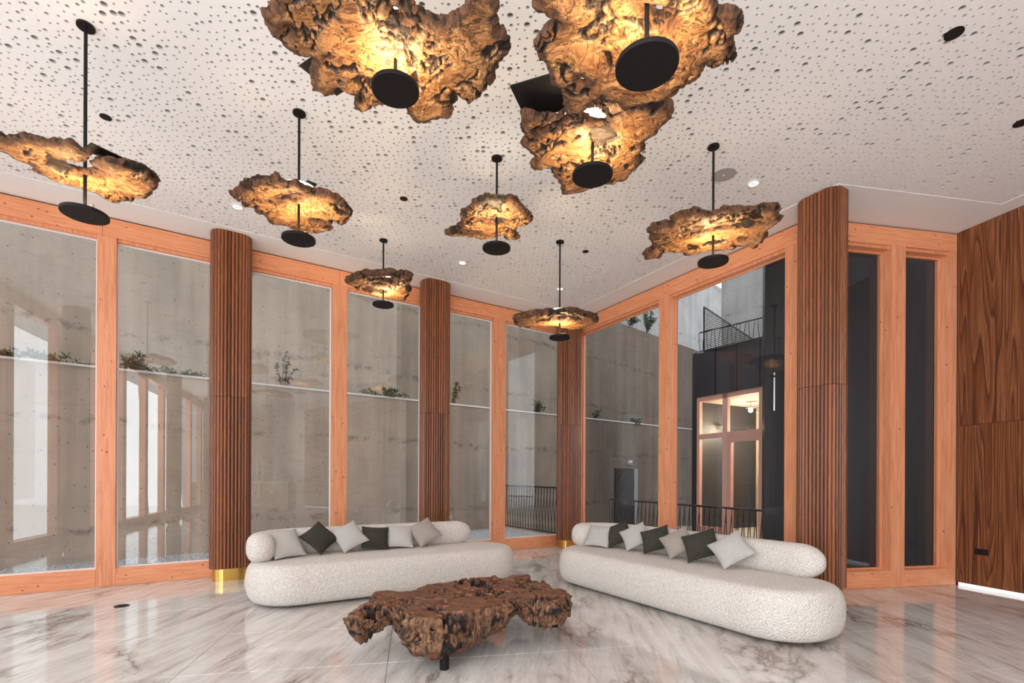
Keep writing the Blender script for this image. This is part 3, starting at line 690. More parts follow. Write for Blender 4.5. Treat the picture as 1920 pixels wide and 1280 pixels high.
# ------------------------------------------------------------ burl coffee table
tb = [(657,1150),(661,1142),(677,1132),(702,1120),(702,1107),(725,1106),(770,1106),(800,1095),(832,1091),(870,1082),(915,1080),(925,1077),(940,1085),(962,1077),(990,1075),(995,1086),(1020,1085),(1035,1100),(1058,1102),(1066,1116),(1050,1128),(1028,1128),(1000,1122),(968,1122),(930,1134),(880,1146),(858,1152),(830,1156),(800,1156),(765,1154),(756,1138),(725,1136),(700,1144),(672,1150)]
TP = np.array([atz(a, b, .40)[:2] for a, b in tb])
t = empty('burl_coffee_table', (float(TP[:, 0].mean()), float(TP[:, 1].mean()), 0), label='low coffee table of a knobbly dark burl slab on short black legs', cat='table')
def tth(x, y):
    zb_ = np.interp(x, [-1.1, -.98, -.86, -.74, -.45, -.22, -.10, .04, .17, .30, .5], [.25, .20, .28, .12, .10, .13, .19, .27, .17, .20, .24])
    back = np.clip((y-3.75)/.5, 0, 1)
    return .40-(zb_*(1-back)+.2*back) + .02*fbm(x*6, y*6, 3, 2)
def tslab():
    o = slab('slab', TP, 0, .26, .0085, 63, M['tburl'], t, [(*atz(905, 1112, .4)[:2], .17, .06, .2), (*atz(1000, 1100, .4)[:2], .11, .035, -.2), (*atz(790, 1122, .4)[:2], .1, .022, .2)], rough=.05, flat_top=True, thickfn=tth, pit_n=1.6, edge_w=.05)
    me = o.data; n_ = len(me.vertices); co = np.zeros(n_*3, np.float32); me.vertices.foreach_get('co', co); co = co.reshape(-1, 3)
    # slab was built up from z=0: lift each column so that the top lies at 0.40
    x = co[:, 0]+t.location[0]; y = co[:, 1]+t.location[1]; co[:, 2] += (.40-tth(x, y)).astype(np.float32)
    zz = co[:, 2]; rag = (fbm(x*8, y*8, 4, 5, .6)*.05*np.clip((.40-zz)/.12, 0, 1)); co[:, 2] += rag.astype(np.float32)
    co[:, 2] = np.maximum(co[:, 2], .085)
    me.vertices.foreach_set('co', co.ravel()); me.update()
tslab()
for p in (atz(832, 1257, 0), atz(1040, 1176, 0), atz(730, 1172, 0), atz(930, 1140, 0)):
    MB().cyl((p[0], p[1]+.03), .032, 0, .17, 24).build('leg', M['black'], t)

# ------------------------------------------------------------ sofas
def frame_pts(o, u, n_, s, d): return (o[0]+u[0]*s+n_[0]*d, o[1]+u[1]*s+n_[1]*d)
def footprint(s0, s1, d0, d1, r_, n_=18):
    P = []
    for cx, cy, a0 in ((s1-r_, d1-r_, 0), (s0+r_, d1-r_, PI/2), (s0+r_, d0+r_, PI), (s1-r_, d0+r_, 3*PI/2)):
        for k in range(n_): t_ = a0+PI/2*k/(n_-1); P.append((cx+r_*math.cos(t_), cy+r_*math.sin(t_)))
    # subdivide the long sides
    Q = []
    for i, p in enumerate(P):
        q = P[(i+1)%len(P)]; m_ = max(1, int(math.hypot(q[0]-p[0], q[1]-p[1])/.12))
        for k in range(m_): Q.append((p[0]+(q[0]-p[0])*k/m_, p[1]+(q[1]-p[1])*k/m_))
    return Q
def sofa(label, o, u, n_, s0, s1, cush, back_pts, flip):
    r = empty('sofa', (*frame_pts(o, u, n_, (s0+s1)/2, .5), 0), label=label, cat='sofa')
    FP = footprint(s0, s1, 0, 1.0, .46); c = ((s0+s1)/2, .5); N = len(FP)
    rings = []
    H = .435; K = 22
    prof = []
    for k in range(K+1):
        a = -PI/2*.92 + (PI/2*.92+PI/2)*k/K; ex = .75
        ins = .13*(1-abs(math.cos(a))**ex); z = .025 + (H-.025)*(.5+.5*math.copysign(abs(math.sin(a))**.85, math.sin(a)))
        prof.append((ins, z))
    prof += [(.26, H+.006), (.34, H+.010), (.42, H+.010)]
    V = []; Fc = []
    nrm = []
    for i in range(N):
        a, b = FP[i-1], FP[(i+1)%N]; tx, ty = b[0]-a[0], b[1]-a[1]; l = math.hypot(tx, ty); nrm.append((-ty/l, tx/l))
    for ins, z in prof:
        for (x, y), (nx_, ny_) in zip(FP, nrm):
            qx, qy = x+nx_*ins, y+ny_*ins
            qy = min(max(qy, .0), 1.0)
            V.append((*frame_pts(o, u, n_, qx, qy), z))
    m_ = len(prof)
    for k in range(m_-1):
        for i in range(N):
            f = (k*N+i, k*N+(i+1)%N, (k+1)*N+(i+1)%N, (k+1)*N+i); Fc.append(f if not flip else f[::-1])
    Fc.append(tuple(range(N))[::-1] if not flip else tuple(range(N))); Fc.append(tuple(range((m_-1)*N, m_*N)) if not flip else tuple(range((m_-1)*N, m_*N))[::-1])
    MB().add(V, Fc).build('seat', M['cream'], r, smooth=True)
    # dark recessed plinth
    pf = footprint(s0+.3, s1-.3, .3, .7, .19, 8); V = []
    for z in (0, .03): V += [(*frame_pts(o, u, n_, x, y), z) for x, y in pf]
    k = len(pf); MB().add(V, [tuple(range(k)), tuple(range(k, 2*k))] + [(i, (i+1)%k, k+(i+1)%k, k+i) for i in range(k)]).build('plinth', M['black'], r)
    # back roll: swept rounded section along a smoothed path
    pts = [np.array(p, float) for p in back_pts]
    path = []
    for i in range(len(pts)-1):
        p0, p1, p2, p3 = pts[max(i-1, 0)], pts[i], pts[i+1], pts[min(i+2, len(pts)-1)]
        for k in range(10):
            t_ = k/10; path.append(.5*((2*p1)+(-p0+p2)*t_+(2*p0-5*p1+4*p2-p3)*t_**2+(-p0+3*p1-3*p2+p3)*t_**3))
    path.append(pts[-1]); path = np.array(path); cum = np.r_[0, np.cumsum(np.linalg.norm(np.diff(path, axis=0), axis=1))]; Lp = cum[-1]
    ss = np.linspace(0, 1, 70); ss = Lp*(.5-.5*np.cos(PI*ss)); ss = Lp*(np.linspace(0, 1, 70)*.55+.45*ss/Lp)
    ss = np.unique(np.r_[np.linspace(0, .17, 14), ss[(ss > .17) & (ss < Lp-.22)], Lp-.22+.22*np.sin(np.linspace(0, PI/2, 14))])
    V = []; Fc = []; K = 28
    for s_ in ss:
        x = np.interp(s_, cum, path[:, 0]); y = np.interp(s_, cum, path[:, 1])
        x2 = np.interp(min(s_+.02, Lp), cum, path[:, 0])-np.interp(max(s_-.02, 0), cum, path[:, 0]); y2 = np.interp(min(s_+.02, Lp), cum, path[:, 1])-np.interp(max(s_-.02, 0), cum, path[:, 1]); l = math.hypot(x2, y2); a_ = (-y2/l, x2/l)
        e0, e1 = min(1, s_/.16), min(1, (Lp-s_)/.22); sc0 = max(.04, math.sqrt(max(0, 1-(1-e0)**2))*math.sqrt(max(0, 1-(1-e1)**2)))
        hw, hh, zc = .135*(.35+.65*sc0) if sc0 > .05 else .02, .155*sc0, .40+.155+.015
        hw = .135*sc0
        for k in range(K):
            t_ = 2*PI*k/K; ca, sa = math.cos(t_), math.sin(t_)
            V.append((*frame_pts(o, u, n_, x+a_[0]*hw*math.copysign(abs(ca)**.8, ca), y+a_[1]*hw*math.copysign(abs(ca)**.8, ca)), zc+hh*math.copysign(abs(sa)**.8, sa)))
    for i in range(len(ss)-1):
        for k in range(K): Fc.append((i*K+k, i*K+(k+1)%K, (i+1)*K+(k+1)%K, (i+1)*K+k))
    Fc += [tuple(range(K)), tuple(range((len(ss)-1)*K, len(ss)*K))]
    b = MB().add(V, Fc).build('backrest', M['cream'], r, smooth=True)
    return r
def fixn(o):
    import bmesh
    bm = bmesh.new(); bm.from_mesh(o.data); bmesh.ops.recalc_face_normals(bm, faces=bm.faces); bm.to_mesh(o.data); bm.free()
U1 = np.array([.852, .523]); N1 = np.array([-.523, .852]); O1_ = np.array([-2.345, 4.70])
U2 = np.array([.52, -.854]); N2 = np.array([.854, .52]); O2_ = N2*3.68
sofa('long cream boucle sofa by the left windows, holding six cushions', O1_, U1, N1, -.13, 2.99, None, [(.04, .33), (.02, .60), (.2, .83), (.5, .90), (1.2, .90), (2.0, .90), (2.62, .88)], False)
sofa('long cream boucle sofa by the dark right windows, holding seven cushions', O2_, U2, N2, -5.22, -1.98, None, [(-5.03, .34), (-5.06, .60), (-4.88, .83), (-4.4, .90), (-3.6, .90), (-2.9, .90), (-2.26, .88)], True)
for o in COL.objects:
    if o.name.startswith(('seat', 'backrest')): fixn(o)

def cushion_mesh(name, m_):
    n_ = 22; V = []; Fc = []
    for side in (1, -1):
        for i in range(n_+1):
            for j in range(n_+1):
                a = i/n_*2-1; b = j/n_*2-1
                pin = 1-.085*(1-b*b) ; pin2 = 1-.085*(1-a*a)
                h = .5*(max(0, 1-a**2)**.55)*(max(0, 1-b**2)**.55)
                w1 = .006*math.sin(a*5+b*3)*side
                V.append((a*.5*pin, b*.5*pin2, side*(h*.42+.006) + w1*(1-a*a)*(1-b*b)))
    m1 = (n_+1)**2
    for i in range(n_):
        for j in range(n_):
            q = (i*(n_+1)+j, (i+1)*(n_+1)+j, (i+1)*(n_+1)+j+1, i*(n_+1)+j+1); Fc.append(q); Fc.append(tuple(x+m1 for x in q[::-1]))
    ring = [i*(n_+1) for i in range(n_+1)] + [n_*(n_+1)+j for j in range(1, n_+1)] + [i*(n_+1)+n_ for i in range(n_-1, -1, -1)] + [j for j in range(n_-1, 0, -1)]
    for a, b in zip(ring, ring[1:]+ring[:1]): Fc.append((a, a+m1, b+m1, b))
    me = bpy.data.meshes.new(name); me.from_pydata(V, [], Fc); me.materials.append(m_); me.shade_smooth()
    pm = bpy.data.meshes.new('piping'); mb = MB(); pts = [((V[i][0])*1.005, (V[i][1])*1.005, 0) for i in ring[::2]]; pts.append(pts[0]); mb.tube(pts, .011, 6)
    pm.from_pydata(mb.v, [], mb.f); pm.materials.append(m_); pm.shade_smooth()
    return me, pm
CM = {k: cushion_mesh('cover', M[k]) for k in ('cream_c', 'green_c', 'beige_c')}
def cushion(kind, o, u, n_, s, d, spin, size, label, grp, lean=40, yaw=0, zlift=0):
    col = {'cream_c': 'cream', 'green_c': 'green', 'beige_c': 'beige'}[kind]
    ext = size*.5*(abs(math.cos(spin))+abs(math.sin(spin)))*.93
    lean = math.radians(lean)
    z = .445 + ext*math.cos(lean) + .022 + zlift
    x, y = frame_pts(o, u, n_, s, d)
    r = empty('cushion', (x, y, z-ext), label=label, cat='cushion', group=grp)
    # local z = cushion normal -> towards the sitter (-n) and up
    nn = Vector((-n_[0]*math.cos(lean), -n_[1]*math.cos(lean), math.sin(lean))); nn.rotate(Matrix.Rotation(yaw, 3, 'Z'))
    t_ = Vector((0, 0, 1)).cross(nn).normalized(); b_ = nn.cross(t_)
    Mx = Matrix((t_, b_, nn)).transposed() @ Matrix.Rotation(spin, 3, 'Z')
    for nm, me, k in (('cover', CM[kind][0], 0), ('piping', CM[kind][1], 1)):
        c = bpy.data.objects.new(nm, me); COL.objects.link(c); c.parent = r
        c.matrix_local = Matrix.Translation((0, 0, ext)) @ Mx.to_4x4() @ Matrix.Diagonal((size, size, size, 1))
R = math.radians
def s_at(px, o, u, n_, d):
    k = (px-960)/F; P = np.array(o)+np.array(n_)*d; return (k*P[1]-P[0])/(u[0]-k*u[1])
g1, g2 = 'cushions on the left sofa', 'cushions on the right sofa'
for px, kd, sp, sz, d, yaw, lb, zl in (
    (536, 'cream_c', R(2), .40, .56, .35, 'plain cream cushion lying flat-sided at the folded left end of the left sofa', 0),
    (600, 'green_c', R(38), .37, .66, .10, 'dark olive cushion standing on its corner, first green one on the left sofa', 0),
    (655, 'cream_c', R(28), .38, .66, -.1, 'tilted cream cushion between the two dark olive cushions of the left sofa', 0),
    (704, 'green_c', R(-5), .36, .68, -.15, 'dark olive cushion standing square, second green one on the left sofa', 0),
    (750, 'cream_c', R(-4), .37, .68, -.2, 'square-set cream cushion right of the second olive cushion on the left sofa', 0),
    (796, 'beige_c', R(30), .38, .66, -.25, 'beige cushion on its corner, last one towards the bare half of the left sofa', 0)):
    cushion(kd, O1_, U1, N1, s_at(px, O1_, U1, N1, d), d, sp, sz*.86, lb, g1, yaw=yaw, zlift=zl)
for px, kd, sp, sz, d, yaw, lb, zl in (
    (1124, 'cream_c', R(-3), .36, .52, .5, 'square-set cream cushion at the far left end of the right sofa', 0),
    (1159, 'green_c', R(32), .36, .66, .35, 'farthest dark olive cushion on the right sofa, beside the end cream cushion', 0),
    (1191, 'cream_c', R(35), .36, .66, .35, 'small tilted cream cushion between the first and second olive cushions of the right sofa', 0),
    (1230, 'green_c', R(24), .37, .66, .35, 'middle dark olive cushion of the three on the right sofa', 0),
    (1271, 'beige_c', R(38), .36, .64, .35, 'pale beige cushion on its corner between two olive cushions of the right sofa', 0),
    (1315, 'green_c', R(25), .39, .64, .35, 'nearest dark olive cushion on the right sofa, next to the last cream one', 0),
    (1371, 'cream_c', R(40), .375, .62, .35, 'nearest cream cushion on the right sofa, lying tilted at the end of the row', 0)):
    cushion(kd, O2_, U2, N2, s_at(px, O2_, U2, N2, d), d, sp, sz*.86, lb, g2, yaw=yaw, zlift=zl)

# ------------------------------------------------------------ ceiling fittings
for px, py, rr, lb in ((198, 219, .042, 'black recessed spot in the ceiling beside the leftmost lamp rod'), (757, 372, .042, 'black recessed spot in the ceiling between the notched and the spiky lamp'),
                       (1098, 471, .042, 'black recessed spot in the ceiling right of the farthest lamp rod'), (1789, 62, .055, 'larger black ceiling recess at the upper right'), (1915, 230, .055, 'black ceiling recess cut by the right frame edge')):
    p = atz(px, py, ZC_); r = empty('recessed_spot', (p[0], p[1], ZC_-.02), label=lb, cat='ceiling spot', group='black ceiling spots')
    MB().cyl(p, rr, ZC_-.007, ZC_+.006, 32).build('trim_ring', M['black'], r); MB().cyl(p, rr*.8, ZC_-.0085, ZC_-.007, 28).build('baffle', M['hole'], r)
for px, py, rr, lb in ((1413, 343, .065, 'round white downlight beside the grey ceiling disc'), (867, 492, .065, 'round white downlight near the small spiky lamp disc'),
                       (1050, 541, .065, 'round white downlight behind the farthest lamp rod'), (445, 387, .065, 'round white downlight half hidden behind the notched lamp')):
    p = atz(px, py, ZC_); r = empty('downlight', (p[0], p[1], ZC_-.02), label=lb, cat='downlight', group='white round downlights')
    V = []; n_ = 40
    for rad, z in ((rr, ZC_-.004), (rr, ZC_-.010), (rr*.8, ZC_-.011), (rr*.72, ZC_-.005)): V += [(p[0]+rad*math.cos(2*PI*i/n_), p[1]+rad*math.sin(2*PI*i/n_), z) for i in range(n_)]
    MB().add(V, [(k*n_+i, k*n_+(i+1)%n_, (k+1)*n_+(i+1)%n_, (k+1)*n_+i) for k in range(3) for i in range(n_)]).build('trim_ring', M['alu'], r)
    df = MB().cyl(p, rr*.73, ZC_-.0055, ZC_-.0045, 32).build('diffuser', M['down'], r)
    for q in range(3): MB().cyl((p[0]+rr*.3*(q-1), p[1]+rr*.1), rr*.13, ZC_-.0075, ZC_-.0056, 12).build('lamp_opening', M['grey'], df)
p = atz(1357, 327, ZC_); r = empty('ceiling_speaker', (p[0], p[1], ZC_-.02), label='flat round grey speaker disc in the ceiling beside a lamp rod', cat='speaker')
MB().cyl(p, .115, ZC_-.007, ZC_+.004, 48).build('grille', M['grey'], r); MB().cyl(p, .012, ZC_-.009, ZC_-.007, 12).build('centre_cap', M['alu'], r)
p = atz(228, 1136, 0); r = empty('floor_socket', (p[0], p[1], 0), label='round dark metal cap set in the marble floor near the left windows', cat='floor box')
MB().cyl(p, .065, .0003, .006, 40).build('lid', mat('dark_bronze', (.07, .055, .04), .4, .8), r); MB().cyl(p, .05, .006, .0075, 32).build('inlay', M['black'], r)

# ------------------------------------------------------------ reception desk behind (seen in the left panes)
r = empty('reception_desk', (6.0, -5.6, 0), label='long pale desk carved with concentric rings, seen reflected in the left panes', cat='desk')
dd = np.array([-.35, -.94]); dn = np.array([.94, -.35]); P0 = np.array([6.9, -4.1])
for k in range(4): MB().obox(P0, dd, dn, k*1.1, k*1.1+1.09, 0, .7, .0, 1.08).build('front_block', M['desk'], r, bevel=.01)
MB().obox(P0, dd, dn, -.03, 4.42, -.03, .73, 1.081, 1.12).build('worktop', M['white'], r)

# ------------------------------------------------------------ courtyard outside
W0 = np.array([-9.6, 5.0]); WE = np.array([-.6, 13.15]); dW = (WE-W0)/np.linalg.norm(WE-W0); nWl = np.array([-dW[1], dW[0]])
LT = 25.5
def zled(s): return 2.93+.018*s
MB().add([], []).v
r = empty('courtyard_wall', kind='structure')
def wallprism(o, d, nn, s0, s1, d0, d1, zlo, z0, z1):
    P = lambda a, b, z: (o[0]+d[0]*a+nn[0]*b, o[1]+d[1]*a+nn[1]*b, z)
    V = [P(s0,d0,zlo),P(s1,d0,zlo),P(s1,d1,zlo),P(s0,d1,zlo),P(s0,d0,z0),P(s1,d0,z1),P(s1,d1,z1),P(s0,d1,z0)]
    return MB().add(V, [(3,2,1,0),(4,5,6,7),(0,1,5,4),(1,2,6,5),(2,3,7,6),(3,0,4,7)])
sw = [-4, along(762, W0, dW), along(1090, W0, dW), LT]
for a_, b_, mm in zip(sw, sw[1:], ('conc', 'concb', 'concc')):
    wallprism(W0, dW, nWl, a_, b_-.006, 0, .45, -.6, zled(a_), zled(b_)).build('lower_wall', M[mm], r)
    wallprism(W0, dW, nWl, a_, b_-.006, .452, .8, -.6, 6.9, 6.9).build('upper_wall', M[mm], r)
wallprism(W0, dW, nWl, 13, 34, 2.6, 3.0, -.6, 12, 12).build('rear_wall', M['conc2'], r)
P = lambda a, b, z: (W0[0]+dW[0]*a+nWl[0]*b, W0[1]+dW[1]*a+nWl[1]*b, z)
MB().add([P(-4, -.02, zled(-4)), P(LT, -.02, zled(LT)), P(LT, .02, zled(LT)), P(-4, .02, zled(-4)), P(-4, -.02, zled(-4)+.035), P(LT, -.02, zled(LT)+.035), P(LT, .02, zled(LT)+.035), P(-4, .02, zled(-4)+.035)],
         [(3,2,1,0),(4,5,6,7),(0,1,5,4),(1,2,6,5),(2,3,7,6),(3,0,4,7)]).build('ledge_edging', M['alu'], r)
Wc = W0+dW*LT; W2 = np.array([17.0, 13.5]); d2 = (W2-Wc)/np.linalg.norm(W2-Wc); n2 = np.array([-d2[1], d2[0]])
MB().obox(Wc, d2, n2, 0, np.linalg.norm(W2-Wc), 0, .4, -.6, 10.5).build('wall_courtyard_far', M['conc2'], kind='structure')
# grounds
TER = [A+nL*.16, C+nL*.16+dL*.3, np.array([1.45, 11.0]), np.array([-.18, 13.6]), WE, W0-dW*3, A-dL*5]
MB().add([(*p, -.03) for p in TER]+[(*p, -.6) for p in TER], [tuple(range(7))] + [(i, (i+1)%7, 7+(i+1)%7, 7+i) for i in range(7)]).build('gravel_bed', M['gravel'], kind='structure')
MB().add([(-14, 0, -.62), (22, 0, -.62), (22, 24, -.62), (-14, 24, -.62)], [(0, 1, 2, 3)]).build('courtyard_ground', M['paving'], kind='structure')
TB = [np.array([4.0, 8.6]), np.array([9, 8.6]), np.array([9, 14]), np.array([4.6, 14.2])]
MB().add([(*p, -.03) for p in TB]+[(*p, -.62) for p in TB], [(0, 1, 2, 3)] + [(i, (i+1)%4, 4+(i+1)%4, 4+i) for i in range(4)]).build('annex_terrace', M['paving'], kind='structure')
# the street side ground behind the camera windows
Q = [WA-WN*.16, Hh-WN*.16, Hh-WN*16+WD*8, WA-WN*16-WD*8]
MB().add([(*p, -.1) for p in Q], [(0, 1, 2, 3)]).build('street_paving', mat('street_paving', (.45, .43, .40), .8), kind='structure')

sf = WA-WN*13-WD*8; MB().obox(sf, WD, -WN, 0, 42, 0, .4, -.1, 8.5).build('wall_street', mat('street_facade', (.46, .44, .42), .8), kind='structure')
# railings
def railing(a, b, zb, zt_a, zt_b, step, label, curl=False, lean=.04):
    a = np.array(a); b = np.array(b); L = np.linalg.norm(b-a); d = (b-a)/L; r = empty('railing', (a[0], a[1], zb), label=label, cat='railing', group='courtyard railings')
    zt = lambda s: zt_a+(zt_b-zt_a)*s/L
    MB().tube([(*a, zt(0)), (*b, zt(L))], .018, 8).build('handrail', M['rail'], r)
    MB().tube([(*a, zb+.05), (*b, zb+.05)], .015, 8).build('bottom_bar', M['rail'], r)
    n_ = int(L/step); nn = np.array([-d[1], d[0]])
    for k in range(n_+1):
        s = min(L, k*step); p = a+d*s; q = p+d*lean*(1 if k % 2 else -1); q2 = p-d*lean*(1 if k % 2 else -1)
        MB().tube([(*q, zt(s)), (*(p-nn*.02), (zb+zt(s))/2), (*q2, zb+.05)], .0075, 5).build('bar', M['rail'], r)
railing((-.18, 13.3), (1.35, 10.9), 0, 1.12, 1.09, .06, 'black bar railing on the gravel, seen left of the corner column', lean=.05)
railing((2.06, 10.35), (3.75, 7.35), -.1, .88, .84, .052, 'black bar railing along the void outside the dark right window', lean=.03)
railing((4.79, 12.7), (6.2, 10.7), 4.52, 5.05, 5.0, .11, 'black bar railing on the roof edge above the pink timber window', lean=.02)

# annex building
fa = np.array([4.72, 12.75]); fb = np.array([5.72, 10.9]); fd = (fb-fa)/np.linalg.norm(fb-fa); fn = np.array([-fd[1], fd[0]]); fn = fn if fn[0] > 0 else -fn; FL = 3.0
an = empty('annex_building', (fa[0], fa[1], 0), label='dark clad annex with a pink timber window and railed roof across the courtyard', cat='building')
for k in range(8):
    MB().obox(fa, fd, fn, k*.3+.004, k*.3+.296, -.012*(k % 2), .25, 3.40, 4.5).build('cladding_panel', M['clad'], an)
MB().obox(fa, fd, fn, 0, FL, .02, 4, 4.45, 4.52).build('roof_slab', M['clad'], an)
MB().obox(fa, fd, fn, -.12, 0, 0, 4, -.3, 4.55).build('side_wall', M['clad'], an)
MB().obox(fa, fd, fn, 0, FL, .25, 4, 3.30, 3.42).build('room_ceiling', M['inwall'], an)
MB().obox(fa, fd, fn, 0, FL, 2.4, 2.5, -.3, 3.4).build('room_wall', M['inwall'], an)
MB().obox(fa, fd, fn, 0, FL, 0, 4, -.3, -.02).build('room_floor', M['paving'], an)
for a, b, z0, z1 in ((0, .09, -.02, 3.40), (.78, .92, -.02, 3.40), (1.75, 1.9, -.02, 3.4), (.09, .78, 2.33, 2.45), (.92, 1.75, 2.33, 2.45), (0.09, 1.75, 3.28, 3.4), (.92, 1.02, -.02, 2.33), (1.02, 1.75, 2.20, 2.33), (.09, .78, -.02, .12)):
    MB().obox(fa, fd, fn, a+.001, b-.001, .03, .13, z0+.001, z1-.001).build('window_frame', M['pink'], an)
for a, b, z0, z1 in ((.09, .78, .12, 2.33), (.09, .78, 2.45, 3.28), (.92, 1.75, 2.45, 3.28), (1.02, 1.75, -.02, 2.2)):
    MB().obox(fa, fd, fn, a, b, .09, .10, z0, z1).build('pane', M['glassdark'], an)
for px, py, dp, lb in ((1358, 801, .9, 'bare glowing bulb low in the left pane of the annex window'), (1407, 769, 1.2, 'bare glowing bulb high in the right annex pane, nearer the mullion'), (1427, 776, 1.2, 'bare glowing bulb high in the right annex pane, nearer the dark wall')):
    o0 = fa+fn*dp; s = along(px, o0, fd); q = o0+fd*s; z = aty(px, py, q[1])[2]
    r = empty('pendant_bulb', (q[0], q[1], z), label=lb, cat='lamp', group='bulbs in the annex')
    MB().cyl(q, .006, z+.05, 3.3, 6).build('cord', M['rail'], r)
    V = []; n_ = 12
    for k in range(7): a_ = PI*k/6; V += [(q[0]+.055*math.sin(a_)*math.cos(2*PI*i/n_), q[1]+.055*math.sin(a_)*math.sin(2*PI*i/n_), z-.055*math.cos(a_)) for i in range(n_)]
    MB().add(V, [(k*n_+i, k*n_+(i+1)%n_, (k+1)*n_+(i+1)%n_, (k+1)*n_+i) for k in range(6) for i in range(n_)]).build('bulb', M['bulb'], r, smooth=True)
    MB().cyl(q, .12, z+.05, z+.06, 16).build('shade_disc', M['steel'], r)
for dp, s_ in ((1.2, .6), (1.4, 1.7), (1.2, 2.5)):
    q = fa+fn*dp+fd*s_; ld = bpy.data.lights.new('bulb_light', 'POINT'); ld.energy = 60; ld.color = (1, .84, .62); ld.shadow_soft_size = .06
    lo = bpy.data.objects.new('bulb_light', ld); COL.objects.link(lo); lo.location = (q[0], q[1], 2.6)
# triangular mesh guard on the roof stair
q0 = aty(1320, 660, 12.6); q1 = aty(1412, 636, 11.0); q2 = aty(1320, 575, 12.6)
r = empty('stair_guard', (q0[0], q0[1], q0[2]), label='triangular dark mesh guard beside the roof railing of the annex', cat='guard')
mb = MB()
for a, b in ((q0, q1), (q1, q2), (q2, q0)): mb.tube([a, b], .02, 6)
mb.build('guard_frame', M['rail'], r)
mb = MB()
for k in range(1, 26):
    f = k/26; mb.tube([q0+(q2-q0)*f, q1+(q2-q1)*f], .0095, 4)
mb.build('guard_wires', M['rail'], r, kind='stuff')
# dark wing at the right
w0 = np.array([4.60, 9.05]); wu = np.array([.93, -.367]); wn = np.array([.367, .93]); MB().obox(w0, wu, wn, 0, 7, 0, .4, -.6, 10).build('wall_dark_wing', M['clad2'], kind='structure')
for k in range(11): MB().obox(w0, wu, wn, .003+k*.62, k*.62+.612, -.02, -.001, -.6, 10).build('wing_panel', M['clad2'], bpy.data.objects['wall_dark_wing'])
r = empty('wall_lamp', (4.75, 8.95, 2), label='slim vertical metal strip lamp on the dark wing wall', cat='lamp')
q = along(1451, w0-wn*.05, wu); qq = w0+wu*q
for z0, z1 in ((aty(1451, 770, qq[1])[2], aty(1451, 708, qq[1])[2]), (aty(1451, 704, qq[1])[2], aty(1451, 699, qq[1])[2])):
    MB().obox(w0, wu, wn, q-.012, q+.012, -.05, -.021, z0, z1).build('light_bar', M['steel'], r)

# door in the courtyard wall
def onwall(px, off=0): return along(px, W0-nWl*off, dW)
sa, sb = onwall(1152), onwall(1188); yy = (W0+dW*sa)[1]
zdt = aty(1170, 878, (W0+dW*((sa+sb)/2))[1])[2]
r = empty('door_1', kind='structure')
MB().obox(W0, dW, nWl, sa, sb, -.03, .01, -.6, zdt).build('door_leaf', M['doorc'], r)
MB().obox(W0, dW, nWl, sb, sb+.22, -.035, .01, -.6, zdt).build('door_reveal', M['grey'], r)
for k in range(16):
    z = -.5+k*.16; mid = (sa+sb)/2
    for s_, e_ in ((sa+.04, mid-.01), (mid+.01, sb-.04)):
        dz = .3 if s_ < mid-.1 else -.3; zz0, zz1 = z, z+dz
        if max(zz0, zz1) > zdt-.05 or min(zz0, zz1) < -.6: continue
        MB().add([P(s_, -.045, zz0), P(e_, -.045, zz1), P(e_, -.045, zz1+.07), P(s_, -.045, zz0+.07), P(s_, -.028, zz0), P(e_, -.028, zz1), P(e_, -.028, zz1+.07), P(s_, -.028, zz0+.07)],
                 [(0,1,2,3),(7,6,5,4),(0,4,5,1),(1,5,6,2),(2,6,7,3),(3,7,4,0)]).build('door_slat', M['clad'], r)
s = onwall(1178); z = aty(1178, 866, (W0+dW*s)[1])[2]
r = empty('wall_light', (*(W0+dW*s), z-.1), label='small white box light above the courtyard door', cat='light')
MB().obox(W0, dW, nWl, s-.12, s+.12, -.09, -.01, z-.09, z+.07).build('housing', M['grey'], r, bevel=.01); MB().obox(W0, dW, nWl, s-.1, s+.1, -.10, -.09, z-.02, z+.05).build('lens', M['white'], r)

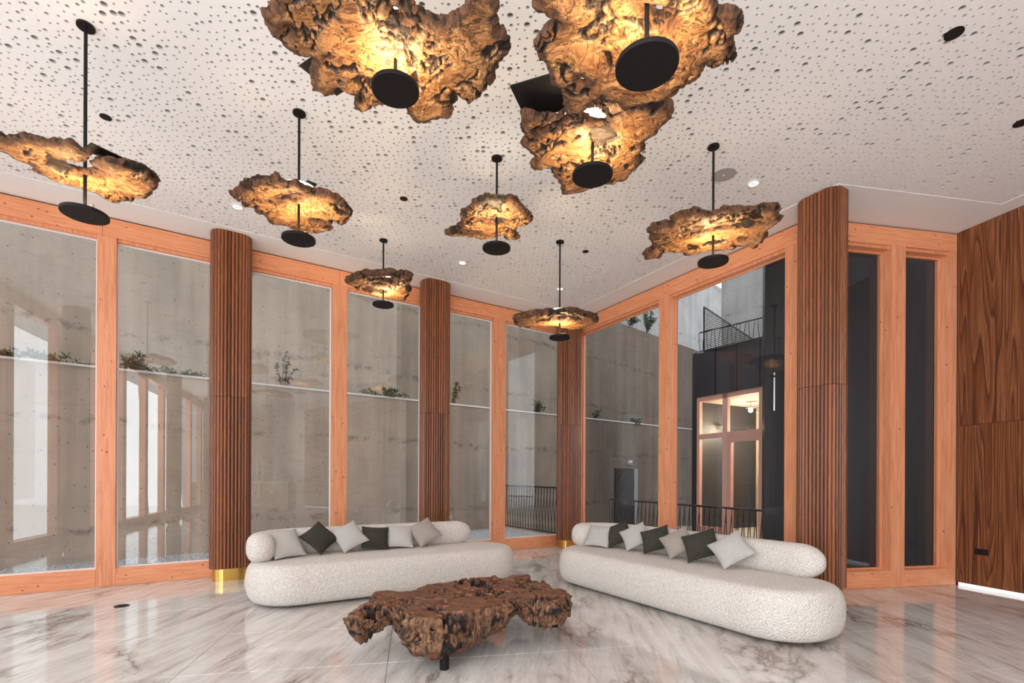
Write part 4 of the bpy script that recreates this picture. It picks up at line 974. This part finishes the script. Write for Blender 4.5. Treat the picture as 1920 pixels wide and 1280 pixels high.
# plants on the ledge
def plant(px, s_off, h, wd, n_leaf, label, seed, droop=.3, m_='leaf', top=None, lw=.035):
    rr = random.Random(seed); s = onwall(px, -s_off); b = W0+dW*s+nWl*s_off; z0 = zled(s)+.001 if top is None else top
    r = empty('ledge_plant', (b[0], b[1], z0), label=label, cat='plant', group='plants on the courtyard wall')
    st = MB(); lf = MB()
    for k in range(max(4, n_leaf//22)):
        a_ = rr.uniform(0, 2*PI); R_ = rr.uniform(.2, 1)*wd; hh = h*rr.uniform(.5, 1)
        p0 = np.array([b[0]+rr.uniform(-.05, .05), b[1]+rr.uniform(-.03, .03), z0]); p2 = p0+np.array([dW[0]*math.cos(a_)*R_ - nWl[0]*abs(math.sin(a_))*.22, dW[1]*math.cos(a_)*R_ - nWl[1]*abs(math.sin(a_))*.22, hh*(1-droop*R_/wd*1.4)]); p1 = (p0+p2)/2+np.array([0, 0, hh*.35])
        pts = [(1-t_)**2*p0+2*t_*(1-t_)*p1+t_*t_*p2 for t_ in (0, .25, .5, .75, 1)]
        st.tube(pts, .005, 4)
        for q in range(22):
            t_ = rr.uniform(.15, 1); c = (1-t_)**2*p0+2*t_*(1-t_)*p1+t_*t_*p2
            d = np.array([rr.gauss(0, 1), rr.gauss(0, 1), rr.gauss(.2, .7)]); d /= np.linalg.norm(d); e = np.cross(d, [rr.gauss(0, 1), rr.gauss(0, 1), rr.gauss(0, 1)]); e /= np.linalg.norm(e)
            l = lw*rr.uniform(1.4, 2.6)
            lf.add([c, c+d*l*.5+e*lw*.45, c+d*l, c+d*l*.5-e*lw*.45], [(0, 1, 2, 3)])
    st.build('stems', M['stem'], r); lf.build('foliage', M[m_], r)
plant(252, .12, .42, .42, 420, 'bushy dark green plant trailing over the ledge, largest one seen beside the left column', 1, .75, 'leaf2')
plant(332, .1, .16, .45, 200, 'low spreading plant on the ledge right beside the left column', 2, .2)
plant(532, .1, .75, .22, 120, 'tall sparse climbing stem on the ledge behind the left sofa', 3, 0, 'leaf2')
plant(722, .1, .28, .75, 380, 'long low mat of leaves on the ledge left of the middle column', 4, .5)
plant(850, .1, .6, .12, 160, 'narrow upright plant on the ledge right beside the middle column', 5, 0)
plant(1003, .1, .5, .3, 300, 'rounded bushy plant on the ledge seen left of the corner lamp', 6, .3)
plant(1115, .1, .45, .25, 150, 'small plant at the left edge of the first right-hand pane', 7, .3)
plant(1187, .08, .35, .4, 240, 'drooping plant on the ledge above the courtyard door', 8, .9, 'leaf2')
plant(100, .1, .25, .7, 300, 'low leafy strip on the ledge in the leftmost pane', 9, .4)
plant(30, .1, .22, .6, 260, 'pale green tuft on the ledge at the left frame edge', 10, .4)
plant(1212, .45, .9, .55, 500, 'fern-like shrub on top of the tall courtyard wall', 11, .2, 'leaf', 6.9, .05)
plant(1180, .45, .45, .5, 240, 'low shrub on top of the tall courtyard wall, left of the fern', 12, .3, 'leaf2', 6.9, .05)
